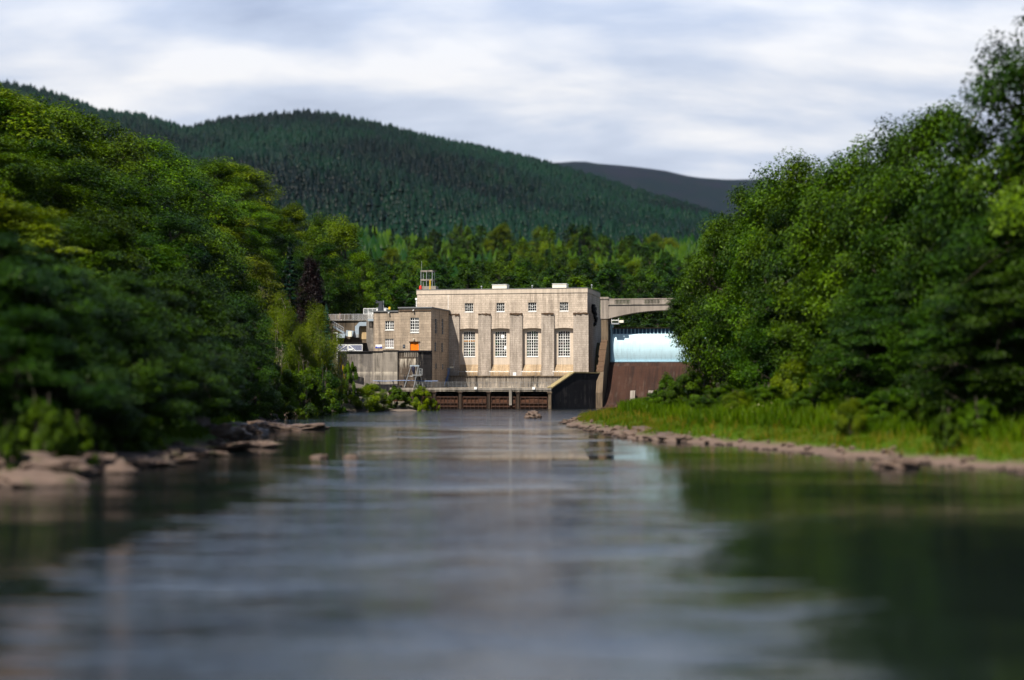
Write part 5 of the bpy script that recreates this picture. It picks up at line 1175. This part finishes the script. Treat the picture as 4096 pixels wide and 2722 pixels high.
for i in range(230):
    y = g.uniform(92, 235) if i < 190 else g.uniform(205, 300); y += 9 * math.sin(i * 1.7) * math.sin(y * .2); x = float(lin(y, XRt)) + g.uniform(-1.6, 2.4) - .9 * math.sin(y * .9) * math.sin(y * .37 + 1); s_ = g.uniform(.12, .36) * (1.9 if i % 11 == 0 else 1)
    o = link('stone', RM[i % 6]); o.location = (x, y, max(float(zt(x, y)), -.05) + s_ * .2); o.scale = (s_ * g.uniform(.9, 1.7), s_ * g.uniform(.8, 1.3), s_ * g.uniform(.5, .85)); o.rotation_euler = (0, 0, g.random() * 6)
    props(o, 'pinkish brown stone in the strip of loose stones along the right waterline', 'stone', 'stones along the right waterline')
for i in range(60):
    y = g.uniform(85, 300); x = float(lin(y, XLt)) - g.uniform(-.6, 1.6); s_ = g.uniform(.25, .8)
    o = link('stone', RM[i % 6]); o.location = (x, y, max(float(zt(x, y)), -.05) + s_ * .2); o.scale = (s_ * 1.4, s_, s_ * .7); o.rotation_euler = (0, 0, g.random() * 6)
    props(o, 'brown stone in the stones along the left waterline', 'stone', 'stones along the left waterline')

# ================================================================== HAZE
q = MB(); q.box(-2400, 2700, -70, 5450, -4, 860); m = NT('thin valley haze'); v = m.n('ShaderNodeVolumePrincipled'); v.inputs['Color'].default_value = (.62, .78, 1.0, 1); v.inputs['Density'].default_value = HAZE; v.inputs['Anisotropy'].default_value = .2
m.l(v.outputs[0], m.out.inputs['Volume'])
if HAZE > 0: props(q.build('haze', m.mat), kind='stuff')

# ================================================================== SKY, SUN, CAMERA
SUN_EL, SUN_AZ = R(55), R(35)          # behind the camera, to the left
w = bpy.data.worlds.new('World'); scn.world = w; w.use_nodes = True; T = w.node_tree; T.nodes.clear()
class WT(NT):
    def __init__(s): s.t = T
k = WT(); out = k.n('ShaderNodeOutputWorld'); bg = k.n('ShaderNodeBackground')
sky = k.n('ShaderNodeTexSky', sky_type='NISHITA', sun_disc=False, sun_elevation=SUN_EL, sun_rotation=R(180) + SUN_AZ)
sky.altitude = 150
tc = k.n('ShaderNodeTexCoord').outputs['Generated']; sp = k.n('ShaderNodeSeparateXYZ'); k.l(tc, sp.inputs[0])
den = k.math('ADD', k.math('MAXIMUM', sp.outputs[2], 0.0), .35)
cb = k.n('ShaderNodeCombineXYZ'); k.l(k.math('DIVIDE', sp.outputs[0], den), cb.inputs[0]); k.l(k.math('DIVIDE', sp.outputs[1], den), cb.inputs[1])
pl = cb.outputs[0]
c1 = k.noise(k.map(pl, (2.5, 5.2, 1), SKYLOC), 1.0, 6, .52, .2)
c2 = k.noise(k.map(pl, (.8, 1.5, 1), (5.2, 3.1, 0)), 1.0, 4, .5)
shade = k.math('ADD', k.math('MULTIPLY', c1, .7), k.math('MULTIPLY', c2, .3))
cloud = k.ramp(shade, SKYRAMP)
cover = k.ramp(k.math('ADD', k.math('SUBTRACT', sp.outputs[2], sp.outputs[1]), k.math('MULTIPLY', k.math('SUBTRACT', c2, .5), .4)), [(-.36, 1.0), (-.08, .06)])
bgm = k.n('ShaderNodeMix', data_type='RGBA'); k.l(cover, bgm.inputs[0])
sk = k.mix(1.0, sky.outputs[0], (1, 1, 1), 'MULTIPLY')
cl = k.n('ShaderNodeVectorMath', operation='SCALE'); k.l(cloud, cl.inputs[0]); cl.inputs['Scale'].default_value = SKYGAIN / .05; hi = k.ramp(sp.outputs[2], [(.20, (1, 1, 1)), (.48, (.84, 1.06, 1.42))])  # unseen clouds above the view tinted bluer and brighter to cool the water
k.l(sk, bgm.inputs[6]); k.l(k.mix(1.0, cl.outputs[0], hi, 'MULTIPLY'), bgm.inputs[7]); k.l(bgm.outputs[2], bg.inputs['Color']); bg.inputs['Strength'].default_value = .05
k.l(bg.outputs[0], out.inputs[0])

sd = bpy.data.lights.new('sun', 'SUN'); sd.energy = SUN; sd.angle = R(.5); sd.color = (1, .93, .82)
so = link('sun', sd); so.location = (-60, -80, 200)
dirv = Vector((math.sin(SUN_AZ) * math.cos(SUN_EL), math.cos(SUN_AZ) * math.cos(SUN_EL), -math.sin(SUN_EL)))
so.rotation_euler = dirv.to_track_quat('-Z', 'Y').to_euler()

cd = bpy.data.cameras.new('camera'); cd.lens = 50; cd.sensor_width = 36; cd.clip_start = .5; cd.clip_end = 12000
cd.dof.use_dof = True; cd.dof.focus_distance = 300; cd.dof.aperture_fstop = FSTOP
co = link('camera', cd); co.location = (0, 0, CAM_H); co.rotation_euler = (R(90) + PITCH, 0, 0); scn.camera = co
scn.view_settings.view_transform = 'Standard'; scn.view_settings.look = 'None'; scn.view_settings.exposure = EXPO; scn.view_settings.gamma = 1
cy = scn.cycles
try:
    scn.render.engine = 'CYCLES'
    cy.use_denoising = True; cy.max_bounces = 6; cy.diffuse_bounces = 3; cy.glossy_bounces = 3; cy.transmission_bounces = 4; cy.volume_bounces = 0; cy.transparent_max_bounces = 4
    cy.sample_clamp_indirect = 4; cy.use_adaptive_sampling = True; cy.adaptive_threshold = .012
except Exception as e: print(e)
for o in scn.objects:
    if '_b' in o: del o['_b']
